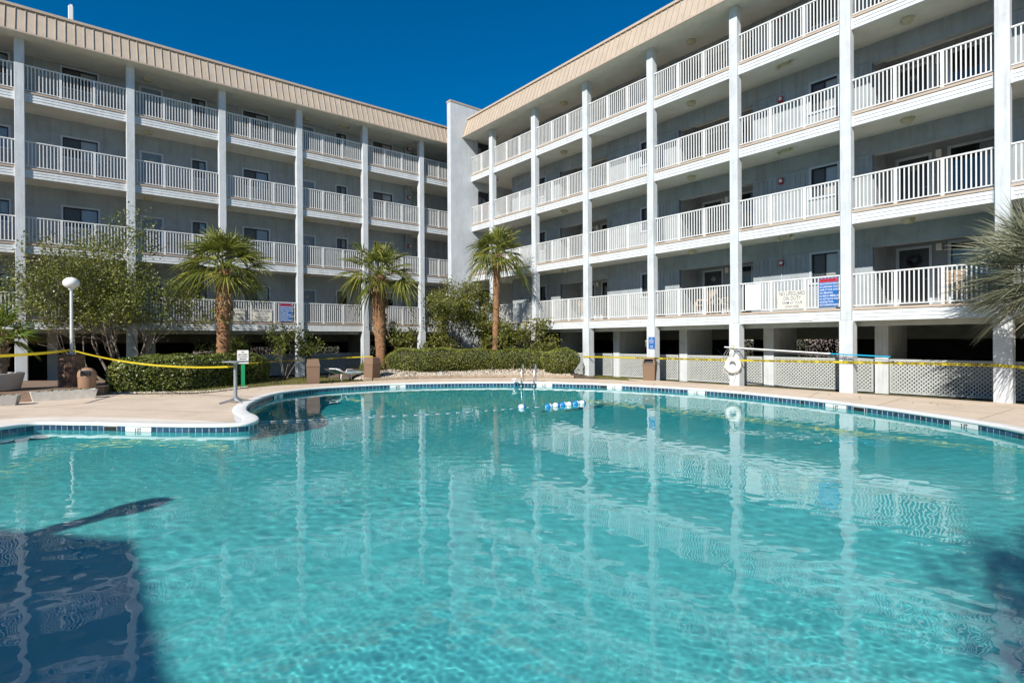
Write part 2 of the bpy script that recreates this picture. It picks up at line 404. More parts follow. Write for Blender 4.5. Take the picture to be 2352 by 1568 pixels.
def build_wing(w, label, s_start, s_end, cols, zroof, zrooft, walls, roof0, roof1):
    root = empty('apartment_building', wpt(w, 0, 0, 0), ANG[w]); tag(root, label, 'building')
    B = BL if w == 'L' else BR
    zs = zroof
    ground = -.16 if w == 'L' else -.12
    # columns with the slightly wider parking-level shaft
    for s in cols:
        c = MB(); c.box(s-.15, s+.15, -.15, .15, Z0+.02, zs+.02); c.box(s-.19, s+.19, -.165, .2, ground, Z0+.02)
        c.build('column', 'column', root, bevel=.015)
    edges = [s_start]+[c for c in cols if s_start < c < s_end]+[s_end]
    for k in range(4):
        z = Z0+HS*k
        g = MB(); g.box(s_start, s_end, .05, 9.5 if k == 0 else (2.4 if w == 'L' else 1.62), z+.05, z+.385)
        g.mi = 1; g.box(s_start+.01, s_end-.01, .072, 1.61, z+.3855, z+.392)
        fl = g.build('gallery_floor', ['ceiling', 'gfloor'], root)
        f = MB(); t = MB()
        for a, b in zip(edges, edges[1:]):
            a2 = a+(.152 if a in cols else 0); b2 = b-(.152 if b in cols else 0)
            for j in range(3):
                y0 = -.03-.008*(2-j)
                f.prism([(.05, z+.107*j), (-.045, z+.107*j), (-.03, z+.107*(j+1)-.004), (.05, z+.107*(j+1)-.004)], a2, b2)
            if a in cols: f.box(a2, a2+.05, -.056, .04, z-.012, z+.316)
            if b in cols: f.box(b2-.05, b2, -.056, .04, z-.012, z+.316)
            t.prism([(.05, z+.322), (-.05, z+.322), (-.06, z+.33), (-.06, z+.392), (.05, z+.40)], a2+.002, b2-.002)
            build_railing(root, a2+.004, b2-.004, z+.40)
        f.build('fascia', 'fascia', fl); t.build('floor_edge', 'trim', fl)
    # walls, windows, doors per level
    walls(root)
    # mansard roof: soffit, standing-seam skirt, cap and flat top
    zt = zrooft; a, b = roof0, roof1
    r = MB()
    r.prism([(-.66, zs+.02), (-.24, zt), (-.10, zt), (-.10, zs+.05)], a, b)
    n = int((b-a)/.293)
    for i in range(n+1):
        x = a+i*(b-a)/n
        x0, x1 = max(a, x-.011), min(b, x+.011)
        dy, dz = .42, zt-zs-.02
        L = math.hypot(dy, dz); nx, nz = -dz/L*.034, dy/L*.034
        r.prism([(-.66, zs+.02), (-.66+nx, zs+.02+nz), (-.24+nx, zt+nz), (-.24, zt)], x0, x1)
    ro = r.build('roof', 'roof', root)
    c = MB(); c.box(a-.02, b+.02, -.32, -.02, zt+.002, zt+.10); c.box(a, b, -.05, 9.6, zt-.12, zt+.03)
    c.prism([(-.70, zs-.01), (-.705, zs+.05), (-.665, zs+.05), (-.665, zs-.01)], a-.01, b+.01)
    c.build('roof_cap', 'roofcap', ro)
    s = MB(); s.box(a, b, -.663, .15, zs-.012, zs+.018)
    for i in range(int((b-a)/.15)): s.box(a+i*.15, a+i*.15+.012, -.65, -.02, zs-.018, zs-.0125)
    s.build('soffit', 'soffit', ro)
    ce = MB(); ce.box(s_start, s_end, .152, 2.4, zs+.03, zs+.1); ce.build('gallery_ceiling', 'ceiling', ro)
    return root

def hexlight(root, s, y, z):
    m = MB(); n = len(m.v)
    m.lathe([(.19, 0), (.19, -.05), (.13, -.14)], 6, (s, y, z)); return m.build('ceiling_light', 'beige', root)
def emlight(root, s, y, z):
    m = MB(); m.box(s-.16, s+.16, y-.06, y+.06, z-.09, z)
    for q in (-1, 1): m.tube([(s+q*.19, y, z-.06), (s+q*.25, y-.08, z-.13)], [.045, .07], 8)
    return m.build('emergency_light', 'beige', root)
def alarm(root, s, y, z, zt):
    m = MB(); m.box(s-.07, s+.07, y-.09, y, z-.1, z+.1); o = m.build('fire_alarm', 'red', root)
    m = MB(); m.lathe([(.05, -.05), (.06, 0), (.05, .05)], 10, (s+.02, y-.11, z)); m.build('strobe', 'white', o)
    c = MB(); c.tube([(s, y-.02, z+.1), (s, y-.02, zt)], .012, 6); c.tube([(s, y-.02, z-.1), (s, y-.02, z-1.5)], .012, 6); c.build('conduit', 'wtrim', o)

ZL, ZR = 13.40, 13.50
def walls_left(root):
    Y = 1.5
    for k in range(4):
        z = Z0+HS*k; zf = z+.385; zc = z+HS+.05 if k < 3 else ZL+.03
        holes = []; wins = []; doors = []
        for b in range(-3, 5):
            s = b*BL
            if b % 2 == 0:
                wins.append((s+1.27, s+2.45, z+1.45, z+2.27))
            else:
                doors.append((s+.46, s+1.34, zf, z+2.27)); wins.append((s+2.53, s+3.1, z+1.45, z+2.27))
        # past the last full bay the wall turns back into a small lobby with two doors
        wins = [x if x[0] < 14 else (15.28, 16.5, z+1.45, z+2.30) for x in wins]
        holes = wins+doors
        m = MB(); m.panel(-11, 17.3, zf, zc, Y, holes)
        m.quad((-11, Y+.14, zf), (17.3, Y+.14, zf), (17.3, Y+.14, zc), (-11, Y+.14, zc))
        m.box(17.3, 17.75, Y-.12, Y+.3, zf, zc)
        m.panel(17.75, 25, zf, zc, Y+.75, [(18.35, 19.25, zf, z+2.2)])
        m.quad((17.75, Y+.3, zf), (17.75, Y+.75, zf), (17.75, Y+.75, zc), (17.75, Y+.3, zc))
        m.build('wall', 'wall', root)
        for x in wins: build_window(root, *x, Y)
        for x in doors: build_door(root, *x, Y)
        build_door(root, 18.35, 19.25, zf, z+2.2, Y+.75, emblem=False)
        alarm(root, 17.52, Y-.12, z+2.62-.35, zc-.01)
        m = MB(); m.box(17.44, 17.62, Y-.17, Y-.12, zf+.9, zf+1.1); m.build('pull_station', 'white', root)
        zc2 = (z+HS+.05) if k < 3 else ZL+.03
        for b in (-1, 1, 3):
            m = MB(); m.box(b*BL+.55, b*BL+.83, .7, .92, zc2-.12, zc2-.001); m.build('ceiling_light', 'beige', root)
        emlight(root, 13.2, .6, zc2-.001)

def walls_right(root):
    Y = 1.5; YA = 2.85
    for k in range(4):
        z = Z0+HS*k; zf = z+.385; zc = z+HS+.05 if k < 3 else ZR+.03; zh = z+2.40
        m = MB()
        # alternating window walls and entry alcoves behind the gallery
        segs = [(-.12, 3.87, (2.27, 2.76)), (7.08, 11.07, (9.13, 10.0)), (14.28, 18.22, (16.37, 17.2)), (21.44, 25.4, (23.55, 24.4)), (28.6, 32.6, (30.7, 31.5))]
        alc = [(3.87, 7.08), (11.07, 14.28), (18.22, 21.44), (25.4, 28.6)]
        holes = [(a, b, z+1.40, z+2.38) for _, _, (a, b) in segs]
        for (a, b, h), hh in zip(segs, holes):
            m.panel(a, b, zf, zc, Y, [hh])
            m.quad((a, Y+.14, zf), (b, Y+.14, zf), (b, Y+.14, zc), (a, Y+.14, zc))
        for a, b in alc:                                           # header beams
            m.quad((a, Y, zh), (b, Y, zh), (b, Y, zc), (a, Y, zc))
            m.quad((a, Y+.25, zh), (b, Y+.25, zh), (b, Y, zh), (a, Y, zh))
            m.quad((a, Y+.25, zc), (b, Y+.25, zc), (b, Y+.25, zh), (a, Y+.25, zh))
        m.quad((-.12, Y, zf), (-.12, 6, zf), (-.12, 6, zc), (-.12, Y, zc))
        m.quad((-2.1, 5.9, zf-.3), (-.12, 5.9, zf-.3), (-.12, 5.9, zc+.3), (-2.1, 5.9, zc+.3))
        m.build('wall', 'wall', root)
        lf = MB(); lf.box(-2.1, -.12, 1.62, 5.9, zf-.335, zf-.012); lf.box(-2.1, -.12, 1.62, 5.9, zc+.002, zc+.06); lf.build('lobby_floor', 'ceiling', root)
        for a, b, h in segs:                                        # board-and-batten cladding under the header line
            ba = MB()
            x = a+.06
            while x < b-.05:
                if not (h[0]-.12 < x < h[1]+.10): ba.box(x-.012, x+.012, Y-.014, Y, zf, z+2.36)
                else:
                    ba.box(x-.012, x+.012, Y-.014, Y, zf, z+1.31)
                x += .165
            ba.box(a, b, Y-.02, Y, z+2.46, z+2.475)
            ba.build('cladding', 'wall', root)
        for a, b in alc:
            al = MB()
            d0, d1, g0, g1 = a+.28, a+1.22, a+1.72, a+3.02
            al.panel(a, b, zf, zh+.45, YA, [(d0, d1, zf, z+2.42), (g0, g1, zf, z+2.42)])
            al.quad((a, Y+.14, zf), (a, YA, zf), (a, YA, zh+.45), (a, Y+.14, zh+.45)); al.quad((b, YA, zf), (b, Y+.14, zf), (b, Y+.14, zh+.45), (b, YA, zh+.45))
            zz = zf+.1
            while zz < z+2.7:                                        # lap boards on the alcove walls
                al.prism([(YA-.001, zz), (YA-.012, zz), (YA-.001, zz+.10)], a+.002, d0-.03)
                al.prism([(YA-.001, zz), (YA-.012, zz), (YA-.001, zz+.10)], d1+.03, g0-.09)
                al.prism([(YA-.001, zz), (YA-.012, zz), (YA-.001, zz+.10)], g1+.09, b-.002)
                al.box(a, a+.008, Y+.15, YA-.013, zz, zz+.006)
                zz += .11
            al.mi = 1
            al.box(a, b, Y+.26, YA, zh+.42, zh+.47)                  # alcove ceiling
            al.box(a, b, Y+.14, YA+.2, zf-.33, zf-.012)
            al.build('alcove', ['siding', 'ceiling'], root)
        for (a, b, c, d), sg in zip(holes, segs): build_window(root, a, b, c, d, Y, dark=(k == 3))
        for i, (a, b) in enumerate(alc):
            build_door(root, a+.28, a+1.22, zf, z+2.42, YA, 'darkdoor', emblem=not (i == 2 and k == 0), wreath=(i == 2 and k == 0))
            g = MB(); g0, g1 = a+1.72, a+3.02
            g.box(g0-.08, g0, YA-.03, YA+.06, zf, z+2.5); g.box(g1, g1+.08, YA-.03, YA+.06, zf, z+2.5); g.box(g0, g1, YA-.03, YA+.06, z+2.42, z+2.5)
            go = g.build('sliding_door', 'wtrim', root)
            p = MB(); p.box(g0, (g0+g1)/2+.03, YA+.06, YA+.08, zf, z+2.42); p.build('pane', 'glass', go)
            p = MB(); p.box((g0+g1)/2+.031, g1, YA+.085, YA+.1, zf, z+2.42); p.build('pane', 'blind', go)
            l = MB(); l.box(a+1.36, a+1.5, YA-.11, YA-.013, z+2.24, z+2.45); l.build('wall_light', 'white', root)
        zc2 = (z+HS+.05) if k < 3 else ZR+.03
        for b in (1, 3, 5): hexlight(root, (b+.38)*BR, .72, zc2-.001)
        for b in (4,): emlight(root, (b+.42)*BR, .55, zc2-.001)
        alarm(root, 15.35, Y-.02, z+2.2, zc2-.001)
        # exit sign hanging near the tower end
        e = MB(); e.box(-.62, -.58, .55, .85, zc2-.24, zc2-.05); e.bar((-.6, .7, zc2-.05), (-.6, .7, zc2-.001), .02, .02)
        eo = e.build('exit_sign', 'white', root)
        text('EXIT', .13, 'red', eo, (-.575, .7, zc2-.145), R(90), R(90), .002, bold=.004)

colsL = [b*BL for b in range(-2, 7)]
colsR = [b*BR for b in range(0, 9)]
left = build_wing('L', 'grey four-storey apartment wing with tan metal roof and galleries, behind the palms', -11, 25, colsL, ZL, 14.50, walls_left, -11, 23.5)
right = build_wing('R', 'grey apartment wing with white railings and sunlit columns along the shallow end of the pool', -2.04, 32, colsR, ZR, 14.64, walls_right, -2.03, 33)

# parking level of both wings: piers, deep beams, far beam
def garage(root, w, s0, s1, B, off, openings):
    k0 = int(math.floor(s0/B)); d = 1.45 if w == 'R' else 2.2
    for k in range(k0, int(s1/B)+1):
        s = k*B+off
        if s < s0+.2 or s > s1-.5: continue
        p = MB(); p.box(s, s+.37, d, d+.5, -.2, Z0+.05); p.box(s+.05, s+.33, d+.5, d+2.0, -.2, Z0+.05)
        p.build('parking_pier', 'column', root)
    b = MB(); b.box(s0, s1, 6.6, 6.9, 1.62, Z0+.05); b.build('parking_beam', 'garage', root)
    b = MB(); b.box(s0, s1, .3, .5, Z0-.16, Z0+.049); b.build('edge_beam', 'garage', root)
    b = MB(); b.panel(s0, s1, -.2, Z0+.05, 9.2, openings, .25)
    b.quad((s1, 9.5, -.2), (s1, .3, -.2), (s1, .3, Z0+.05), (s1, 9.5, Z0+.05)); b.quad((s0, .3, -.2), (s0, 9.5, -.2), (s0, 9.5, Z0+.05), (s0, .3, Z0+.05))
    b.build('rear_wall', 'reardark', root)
    return root
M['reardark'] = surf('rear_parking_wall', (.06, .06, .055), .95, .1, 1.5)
garage(left, 'L', -11, 25, BL, .7, [(10.4, 12.1, .6, 1.32), (13.7, 16.3, .6, 1.3), (18.3, 19.6, .6, 1.3), (7.2, 8.6, .6, 1.1)])
garage(right, 'R', -1.0, 32, BR, .27, [(12.2, 14.45, .75, 1.62), (8.9, 10.35, .75, 1.62), (3.1, 3.6, 1.2, 1.6)])

# stair tower between the wings
tw = empty('stair_tower', wpt('L', 18.54, -1.805, 0), ANG['L'])
tag(tw, 'tall pale grey stucco stair tower standing in the corner between the two wings', 'tower')
H2 = 15.42
m = MB()
holes = []
xb = 1.45                                    # the gallery of the right wing starts here
for k in range(4):
    z = Z0+HS*k
    holes.append((xb+.47, xb+1.40, z+.40, z+2.52))
m.panel(0, 9, -.2, H2, 0, holes, .3)
m.quad((0, .36, -.2), (0, 0, -.2), (0, 0, H2), (0, .36, H2)); m.quad((9, .36, -.2), (0, .36, -.2), (0, .36, H2), (9, .36, H2)); m.quad((9, 0, -.2), (9, .36, -.2), (9, .36, H2), (9, 0, H2))
m.quad((0, 0, H2), (9, 0, H2), (9, .36, H2), (0, .36, H2))
m.build('wall', 'tower', tw)
c = MB(); c.box(-.03, 9.03, -.03, .39, H2+.002, H2+.09); c.build('coping', 'roofcap', tw)
for k in range(4):
    z = Z0+HS*k
    d = MB(); d.box(xb+.47, xb+1.40, .2, .25, z+.41, z+2.51); o = d.build('stair_door', 'darkdoor', tw)
    g = MB(); g.box(xb+.62, xb+.82, .19, .2, z+1.3, z+2.2); g.build('pane', 'blind', o)
    g = MB(); g.box(xb+.98, xb+1.2, .185, .2, z+1.45, z+1.75); g.build('notice', 'red', o)

# antenna on the left roof
q = atY(166, 45, 20.4)
an = empty('antenna', (wpt('L', 1.55, .35, 14.45)), ANG['L']); tag(an, 'white panel antenna on a short mast above the left roof edge', 'antenna')
m = MB(); m.tube([(0, 0, -.1), (0, 0, .32)], .018, 6); m.bar((-.13, 0, .30), (.1, 0, .36), .05, .05); m.build('mast', 'galv', an)
m = MB(); m.box(-.07, .10, -.07, .06, .36, .98); m.build('panel', 'white', an, bevel=.02)
m = MB(); m.box(-.02, .07, -.04, .04, .982, 1.05); m.build('cap', 'white', an)

# ------------------------------------------------------------------ the pool
PX = [(87.7, 976), (161.5, 977), (231, 977.6), (346, 980.6), (422, 981.7), (480, 981.8), (537, 981), (565, 979.5), (583.6, 976), (592, 971), (594, 965.5), (588, 959), (572, 952), (565, 943.6), (574, 931), (600, 918), (630, 908), (676, 900), (745, 893), (837.5, 887.3), (904.5, 884.3), (975, 882.2), (1046.6, 881), (1120, 880.3), (1181, 880.3), (1250, 881), (1316, 882.6), (1395, 885), (1481.6, 889.3), (1578.5, 895.2), (1675.5, 902.6), (1748.7, 909.6), (1850, 920), (1947, 931.4), (2059.5, 946.5), (2145.6, 959.4), (2253.5, 977)]
ZT = -.035                                                    # top of the tile band
pp = [at(x, y, ZT) for x, y in PX]
pp = [(p.x, p.y) for p in pp]
ctl = [(-10.3, 9.6), (-9.98, 10.75)] + pp + [(8.95, 9.6), (8.5, 7.6), (7.2, 5.2), (5.4, 3.1), (3.2, 1.5), (.6, .75), (-2.5, .6), (-6., 1.), (-9.2, 2.6), (-10.8, 5.2), (-11., 7.8)]
def catmull(P, step=.13):
    out = []; n = len(P)
    for i in range(n):
        p0, p1, p2, p3 = (np.array(P[(i+j-1) % n]) for j in range(4))
        L = np.linalg.norm(p2-p1); k = max(1, int(round(L/.04)))
        for j in range(k):
            t = j/k
            out.append(.5*((2*p1)+(-p0+p2)*t+(2*p0-5*p1+4*p2-p3)*t*t+(-p0+3*p1-3*p2+p3)*t**3))
    out = np.array(out)
    d = np.linalg.norm(np.roll(out, -1, 0)-out, axis=1); cum = np.concatenate([[0], np.cumsum(d)])
    n2 = int(cum[-1]/step); tt = np.arange(n2)*cum[-1]/n2
    ext = np.vstack([out, out[:1]])
    return np.stack([np.interp(tt, cum, ext[:, 0]), np.interp(tt, cum, ext[:, 1])], 1)
pool = catmull(ctl)
for _ in range(3): pool = .25*np.roll(pool, 1, 0)+.5*pool+.25*np.roll(pool, -1, 0)
area = .5*np.sum(pool[:, 0]*np.roll(pool[:, 1], -1)-np.roll(pool[:, 0], -1)*pool[:, 1])
if area < 0: pool = pool[::-1].copy()
NP = len(pool)
tg = np.roll(pool, -1, 0)-np.roll(pool, 1, 0); tg /= np.linalg.norm(tg, axis=1)[:, None]
nout = np.stack([tg[:, 1], -tg[:, 0]], 1)                     # outward (away from the water)
WZ = -.125

def sweep(prof, name, mat, closed=False, smooth=True):
    v = []; f = []; k = len(prof)
    for i in range(NP):
        for o, z in prof: v.append((pool[i, 0]+nout[i, 0]*o, pool[i, 1]+nout[i, 1]*o, z))
    for i in range(NP):
        j = (i+1) % NP
        for a in range(k-1): f.append((i*k+a, j*k+a, j*k+a+1, i*k+a+1))
    return npmesh(name, v, f, mat, smooth=smooth)
struct(sweep([(.0, -.034), (-.006, -.034), (-.012, -.024), (-.013, .004), (-.008, .02), (.012, .03), (.10, .03), (.27, .022), (.30, .012), (.305, -.05)], 'pool_coping', 'coping'))
wallm = sweep([(.012, -2.9), (.012, -.034), (.03, -.034)][::1], 'pool_wall', 'plaster'); struct(wallm)
# tile band: grout strip and one square tile after another
struct(sweep([(.008, -.19), (.008, -.036)], 'tile_grout', 'grout', smooth=False))
cum = np.concatenate([[0], np.cumsum(np.linalg.norm(np.roll(pool, -1, 0)-pool, axis=1))]); PL = cum[-1]
ext = np.vstack([pool, pool[:1]]); extn = np.vstack([nout, nout[:1]])
def onpool(t, o=0.):
    t = t % PL
    n = np.array([np.interp(t, cum, extn[:, 0]), np.interp(t, cum, extn[:, 1])])
    p = np.array([np.interp(t, cum, ext[:, 0]), np.interp(t, cum, ext[:, 1])])
    return p+n*o, n
def pool_t(px, py):
    q = at(px, py, ZT); d = (pool[:, 0]-q.x)**2+(pool[:, 1]-q.y)**2
    return cum[int(np.argmin(d))]
v = []; f = []; nt_ = int(PL/.137); st = PL/nt_
for i in range(nt_):
    a, _ = onpool(i*st+.007, .003); b, _ = onpool((i+1)*st-.007, .003)
    n = len(v)
    v += [(a[0], a[1], -.168), (b[0], b[1], -.168), (b[0], b[1], -.042), (a[0], a[1], -.042)]; f.append((n, n+1, n+2, n+3))
struct(npmesh('pool_tiles', v, f, 'tile'))

# depth markers set into the tile band
dm = [(320, 979, '3 FT', 'white 3 FT depth marker tile on the near side of the deck point'), (640, 906, '8 FT', 'white 8 FT depth marker tile in the shaded inner curve of the pool'),
      (917, 884, '8 FT', 'white 8 FT depth marker tile below the long hedge, away from the ladder'), (1249, 881, '8 FT', 'white 8 FT depth marker tile right beside the pool ladder'),
      (1410, 885.5, '6 FT', 'white 6 FT depth marker tile on the far pool edge'), (1599, 896.5, '5 FT', 'white 5 FT depth marker tile on the far pool edge'),
      (1922, 928, '3 FT', 'white 3 FT depth marker tile below the lattice panel with the rescue poles'), (2212, 970, '3 FT', 'white 3 FT depth marker tile closest to the silvery palm')]
for px, py, tx, lb in dm:
    t = pool_t(px, py); p, n = onpool(t, 0)
    rz = math.atan2(n[1], n[0])-math.pi/2                      # local -y faces the water
    e = empty('depth_marker', (p[0], p[1], -.1), rz); tag(e, lb, 'depth marker', 'depth markers round the pool')
    b = MB()
    hw = .30; k = 9                                             # follow the curve of the wall
    for i in range(k):
        qa, _ = onpool(t-hw+2*hw*i/k, -.006); qb, _ = onpool(t-hw+2*hw*(i+1)/k, -.006)
        def loc(q): 
            dx, dy = q[0]-p[0], q[1]-p[1]; c, s = math.cos(-rz), math.sin(-rz); return (c*dx-s*dy, s*dx+c*dy)
        A, Bq = loc(qa), loc(qb)
        b.quad((A[0], A[1], -.13), (Bq[0], Bq[1], -.13), (Bq[0], Bq[1], .062), (A[0], A[1], .062))
    b.build('plate', 'wboard', e)
    text(tx, .14, 'ink', e, (0, -.016, -.012), R(90), 0, .001, squeeze=.6)
# skimmer mouths
for px, py, lb in [(252, 978, 'dark skimmer opening in the tile line left of the near 3 FT marker'), (1384, 884.5, 'dark skimmer opening beside the 6 FT marker'), (1972, 934.5, 'dark skimmer opening just right of the first 3 FT marker on the right side')]:
    t = pool_t(px, py); p, n = onpool(t, -.004); rz = math.atan2(n[1], n[0])-math.pi/2
    e = empty('skimmer', (p[0], p[1], -.1), rz); tag(e, lb, 'skimmer', 'skimmer openings')
    b = MB(); b.box(-.15, .15, -.004, .01, -.06, .058); b.build('mouth', 'black', e)
    b = MB(); b.box(-.16, .16, -.007, .012, .0585, .0645); b.box(-.16, -.151, -.007, .012, -.06, .0584); b.box(.151, .16, -.007, .012, -.06, .0584); b.build('rim', 'grout', e)

# pool floor sloping to the deep end, water with real ripples
def floor_z(x, y):
    return -1.02-np.clip((y-9.5)/9, 0, 1)*1.25-np.clip((y-2)/8, 0, 1)*.06
xs = np.arange(-13, 11.1, .5); ys = np.arange(-1, 23.1, .5); X, Y = np.meshgrid(xs, ys)
n_, m_ = X.shape; idx = np.arange(n_*m_).reshape(n_, m_)
grid = lambda: np.stack([idx[:-1, :-1], idx[:-1, 1:], idx[1:, 1:], idx[1:, :-1]], -1).reshape(-1, 4)
flo = struct(npmesh('pool_floor', np.stack([X, Y, floor_z(X, Y)], -1), grid(), 'plaster', smooth=True))

tt = np.linspace(-1, 1, 1100); cc = 1.15*tt+3.2*tt**5; ys = [.3]
while ys[-1] < 22.2: ys.append(ys[-1]+.005+.0030*ys[-1])
ys = np.array(ys); X = cc[None, :]*(ys[:, None]+2); Y = np.repeat(ys[:, None], len(cc), 1); Z = np.zeros_like(X)
rng = np.random.default_rng(11)
warp1 = np.sin(X*.9+1.3*np.sin(Y*.7))+np.sin(Y*1.3+.9*np.sin(X*1.1)); warp2 = np.sin(X*2.3-Y*1.1)+np.sin(Y*2.9+X*.8)
amp1 = .75+.45*np.sin(X*.8+1.7*np.sin(Y*.5))*np.sin(Y*.9+1.1*np.sin(X*.6)); amp2 = .8+.5*np.sin(X*1.9+Y*.4)*np.sin(Y*1.6-X*.3)
for lo_, hi_, cnt, sl in ((.04, .08, 56, .0085), (.13, .42, 40, .0095)):
    for i in range(cnt):
        lam = math.exp(rng.uniform(math.log(lo_), math.log(hi_))); k = 2*math.pi/lam
        a = rng.normal(1.2, 1.0)+(math.pi if rng.random() < .35 else 0)
        q = rng.uniform(.8, 1.8)
        ph = rng.uniform(-1, 1)*q*warp1+rng.uniform(-1, 1)*q*.6*warp2+rng.uniform(0, 6.28)
        fade = np.clip(lam/(.012+.0075*Y)-1., 0, 1)
        Z += (amp1 if i % 2 else amp2)*fade*(sl*math.sqrt(2/cnt)/k)*np.sin(k*(np.cos(a)*X+np.sin(a)*Y)+ph)
n_, m_ = X.shape; idx = np.arange(n_*m_).reshape(n_, m_); fq = grid()
# keep only the cells over the basin
def inside(px, py, poly):
    r = np.zeros(px.shape, bool); j = len(poly)-1
    for i in range(len(poly)):
        xi, yi = poly[i]; xj, yj = poly[j]
        c = ((yi > py) != (yj > py)) & (px < (xj-xi)*(py-yi)/((yj-yi) or 1e-12)+xi); r ^= c; j = i
    return r
grow_ = (pool+nout*.10)[::3]
ins = inside(X.ravel(), Y.ravel(), grow_)
fq = fq[ins[fq].any(axis=1)]
used = np.unique(fq); remap = np.full(X.size, -1); remap[used] = np.arange(len(used))
wv = np.stack([X, Y, Z+WZ], -1).reshape(-1, 3)[used]
mw, nt, b = new_mat('pool_water'); M['water'] = mw
b.inputs['Base Color'].default_value = (.90, .99, .99, 1); b.inputs['Roughness'].default_value = 0; b.inputs['IOR'].default_value = 1.33; b.inputs['Transmission Weight'].default_value = 1
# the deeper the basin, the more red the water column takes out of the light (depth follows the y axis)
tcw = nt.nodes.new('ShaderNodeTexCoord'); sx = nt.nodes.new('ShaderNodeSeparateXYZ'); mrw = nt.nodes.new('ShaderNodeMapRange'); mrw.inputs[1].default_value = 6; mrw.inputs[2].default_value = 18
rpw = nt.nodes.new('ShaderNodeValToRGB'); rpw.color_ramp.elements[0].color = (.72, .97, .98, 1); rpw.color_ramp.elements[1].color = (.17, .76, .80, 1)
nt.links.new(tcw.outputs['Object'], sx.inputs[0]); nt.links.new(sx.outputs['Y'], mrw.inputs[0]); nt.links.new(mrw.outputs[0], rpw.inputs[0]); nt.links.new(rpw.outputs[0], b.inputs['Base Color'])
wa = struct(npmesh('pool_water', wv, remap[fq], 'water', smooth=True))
wa.cycles.is_caustics_caster = True
flo.cycles.is_caustics_receiver = True; wallm.cycles.is_caustics_receiver = True

# deck with the pool cut out of it
def sheet(name, outer, inner, z, mat, skirt=0.):
    bm = bmesh.new(); es = []
    for loop in ([outer, inner] if inner is not None else [outer]):
        vs = [bm.verts.new((p[0], p[1], z)) for p in loop]
        es += [bm.edges.new((vs[i], vs[(i+1) % len(vs)])) for i in range(len(vs))]
    bmesh.ops.triangle_fill(bm, use_beauty=True, edges=es)
    for fc in bm.faces:
        if fc.normal.z < 0: fc.normal_flip()
    if skirt:
        n = len(outer); vs = [bm.verts.new((p[0], p[1], z)) for p in outer]; ws = [bm.verts.new((p[0], p[1], z-skirt)) for p in outer]
        for i in range(n): bm.faces.new((vs[i], ws[i], ws[(i+1) % n], vs[(i+1) % n]))
    me = bpy.data.meshes.new(name); bm.to_mesh(me); bm.free(); me.materials.append(M[mat])
    o = bpy.data.objects.new(name, me); COL.objects.link(o); return o
edge = [(-26, -14), (20, -14), (19.6, 4.6)]
for s in (28, 24, 20, 16, 12, 9.6): 
    p = wpt('R', s, -.22 if s > 20 else -.12); edge.append((p.x, p.y))
for px, py in ((1470, 876), (1400, 871.5), (1330, 869), (1250, 867), (1160, 867), (1060, 867.5), (960, 870), (900, 872), (830, 875.5), (760, 880), (700, 882), (650, 884), (600, 888), (556, 892.5), (520, 897), (480, 902), (430, 904.5), (340, 905.5), (244, 905)):
    p = at(px, py, 0); edge.append((p.x, p.y))
edge += [(-13.6, 18.2), (-26, 18.2)]
struct(sheet('pool_deck', edge, (pool+nout*.295)[::2], 0., 'deck', .3))
wp = [at(x, y, .004) for x, y in ((-60, 968), (60, 958), (180, 956.5), (300, 959), (400, 963), (470, 966), (540, 972), (500, 975.5), (346, 974.3), (231, 971.3), (161, 970.5), (88, 969), (20, 974), (-60, 984))]
M['worn'] = surf('worn_white_paint', (.80, .75, .68), .85, .05, 1.2, .1, 90, col2=(.70, .60, .49), stain=.10)
struct(sheet('deck_paint', [(p.x, p.y) for p in wp], None, .004, 'worn'))
wp = [at(x, y, .004) for x, y in ((537, 947), (546, 944), (556, 943.5), (558, 952), (566, 960), (578, 965), (578, 971), (560, 974), (545, 974.5), (538, 962))]
struct(sheet('deck_paint', [(p.x, p.y) for p in wp], None, .0045, 'coping'))
# expansion joints in the deck
j = MB()
for (a, b2) in (((0, 932), (560, 948)), ((420, 906.), (600, 917.5)), ((1500, 884.5), (1505, 879)), ((2005, 934), (2080, 912)), ((1180, 877), (1180, 868)), ((830, 884), (815, 877)), ((1700, 903), (1716, 890)), ((1850, 917), (1880, 900)), ((2230, 968), (2330, 938)), ((80, 935), (420, 906.)), ((0, 958), (330, 962))):
    p, q = at(*a, .003), at(*b2, .003); j.bar(p, q, .018, .002)
struct(j.build('deck_joints', 'timber'))

# ground everywhere else
g = MB(); g.quad((-400, -300, -.22), (400, -300, -.22), (400, 500, -.22), (-400, 500, -.22))
outer_g = [(-400, -300), (400, -300), (400, 500), (-400, 500)]
struct(sheet('ground', outer_g, [(-13.5, -1.8), (12, -1.8), (12, 23.), (-13.5, 23.)], -.22, 'lawn'))
pk = [wpt('L', -12, .4), wpt('L', 26, .4), wpt('L', 26, 11), wpt('L', -12, 11)]
struct(sheet('parking_floor', [(p.x, p.y) for p in pk], None, -.19, 'asphalt'))
pk = [wpt('R', -2, 1.2), wpt('R', 33, 1.2), wpt('R', 33, 11), wpt('R', -2, 11)]
struct(sheet('driveway', [(p.x, p.y) for p in pk], None, -.185, 'asphalt'))

# raised brown paving at the far left
pl = [(-30, 13.4), (-15.2, 14.6), (-13.55, 15.4), (-13.0, 17.35), (-14.2, 20.2), (-30, 20.2)]
struct(sheet('paved_terrace', pl, None, .26, 'platform', .3))

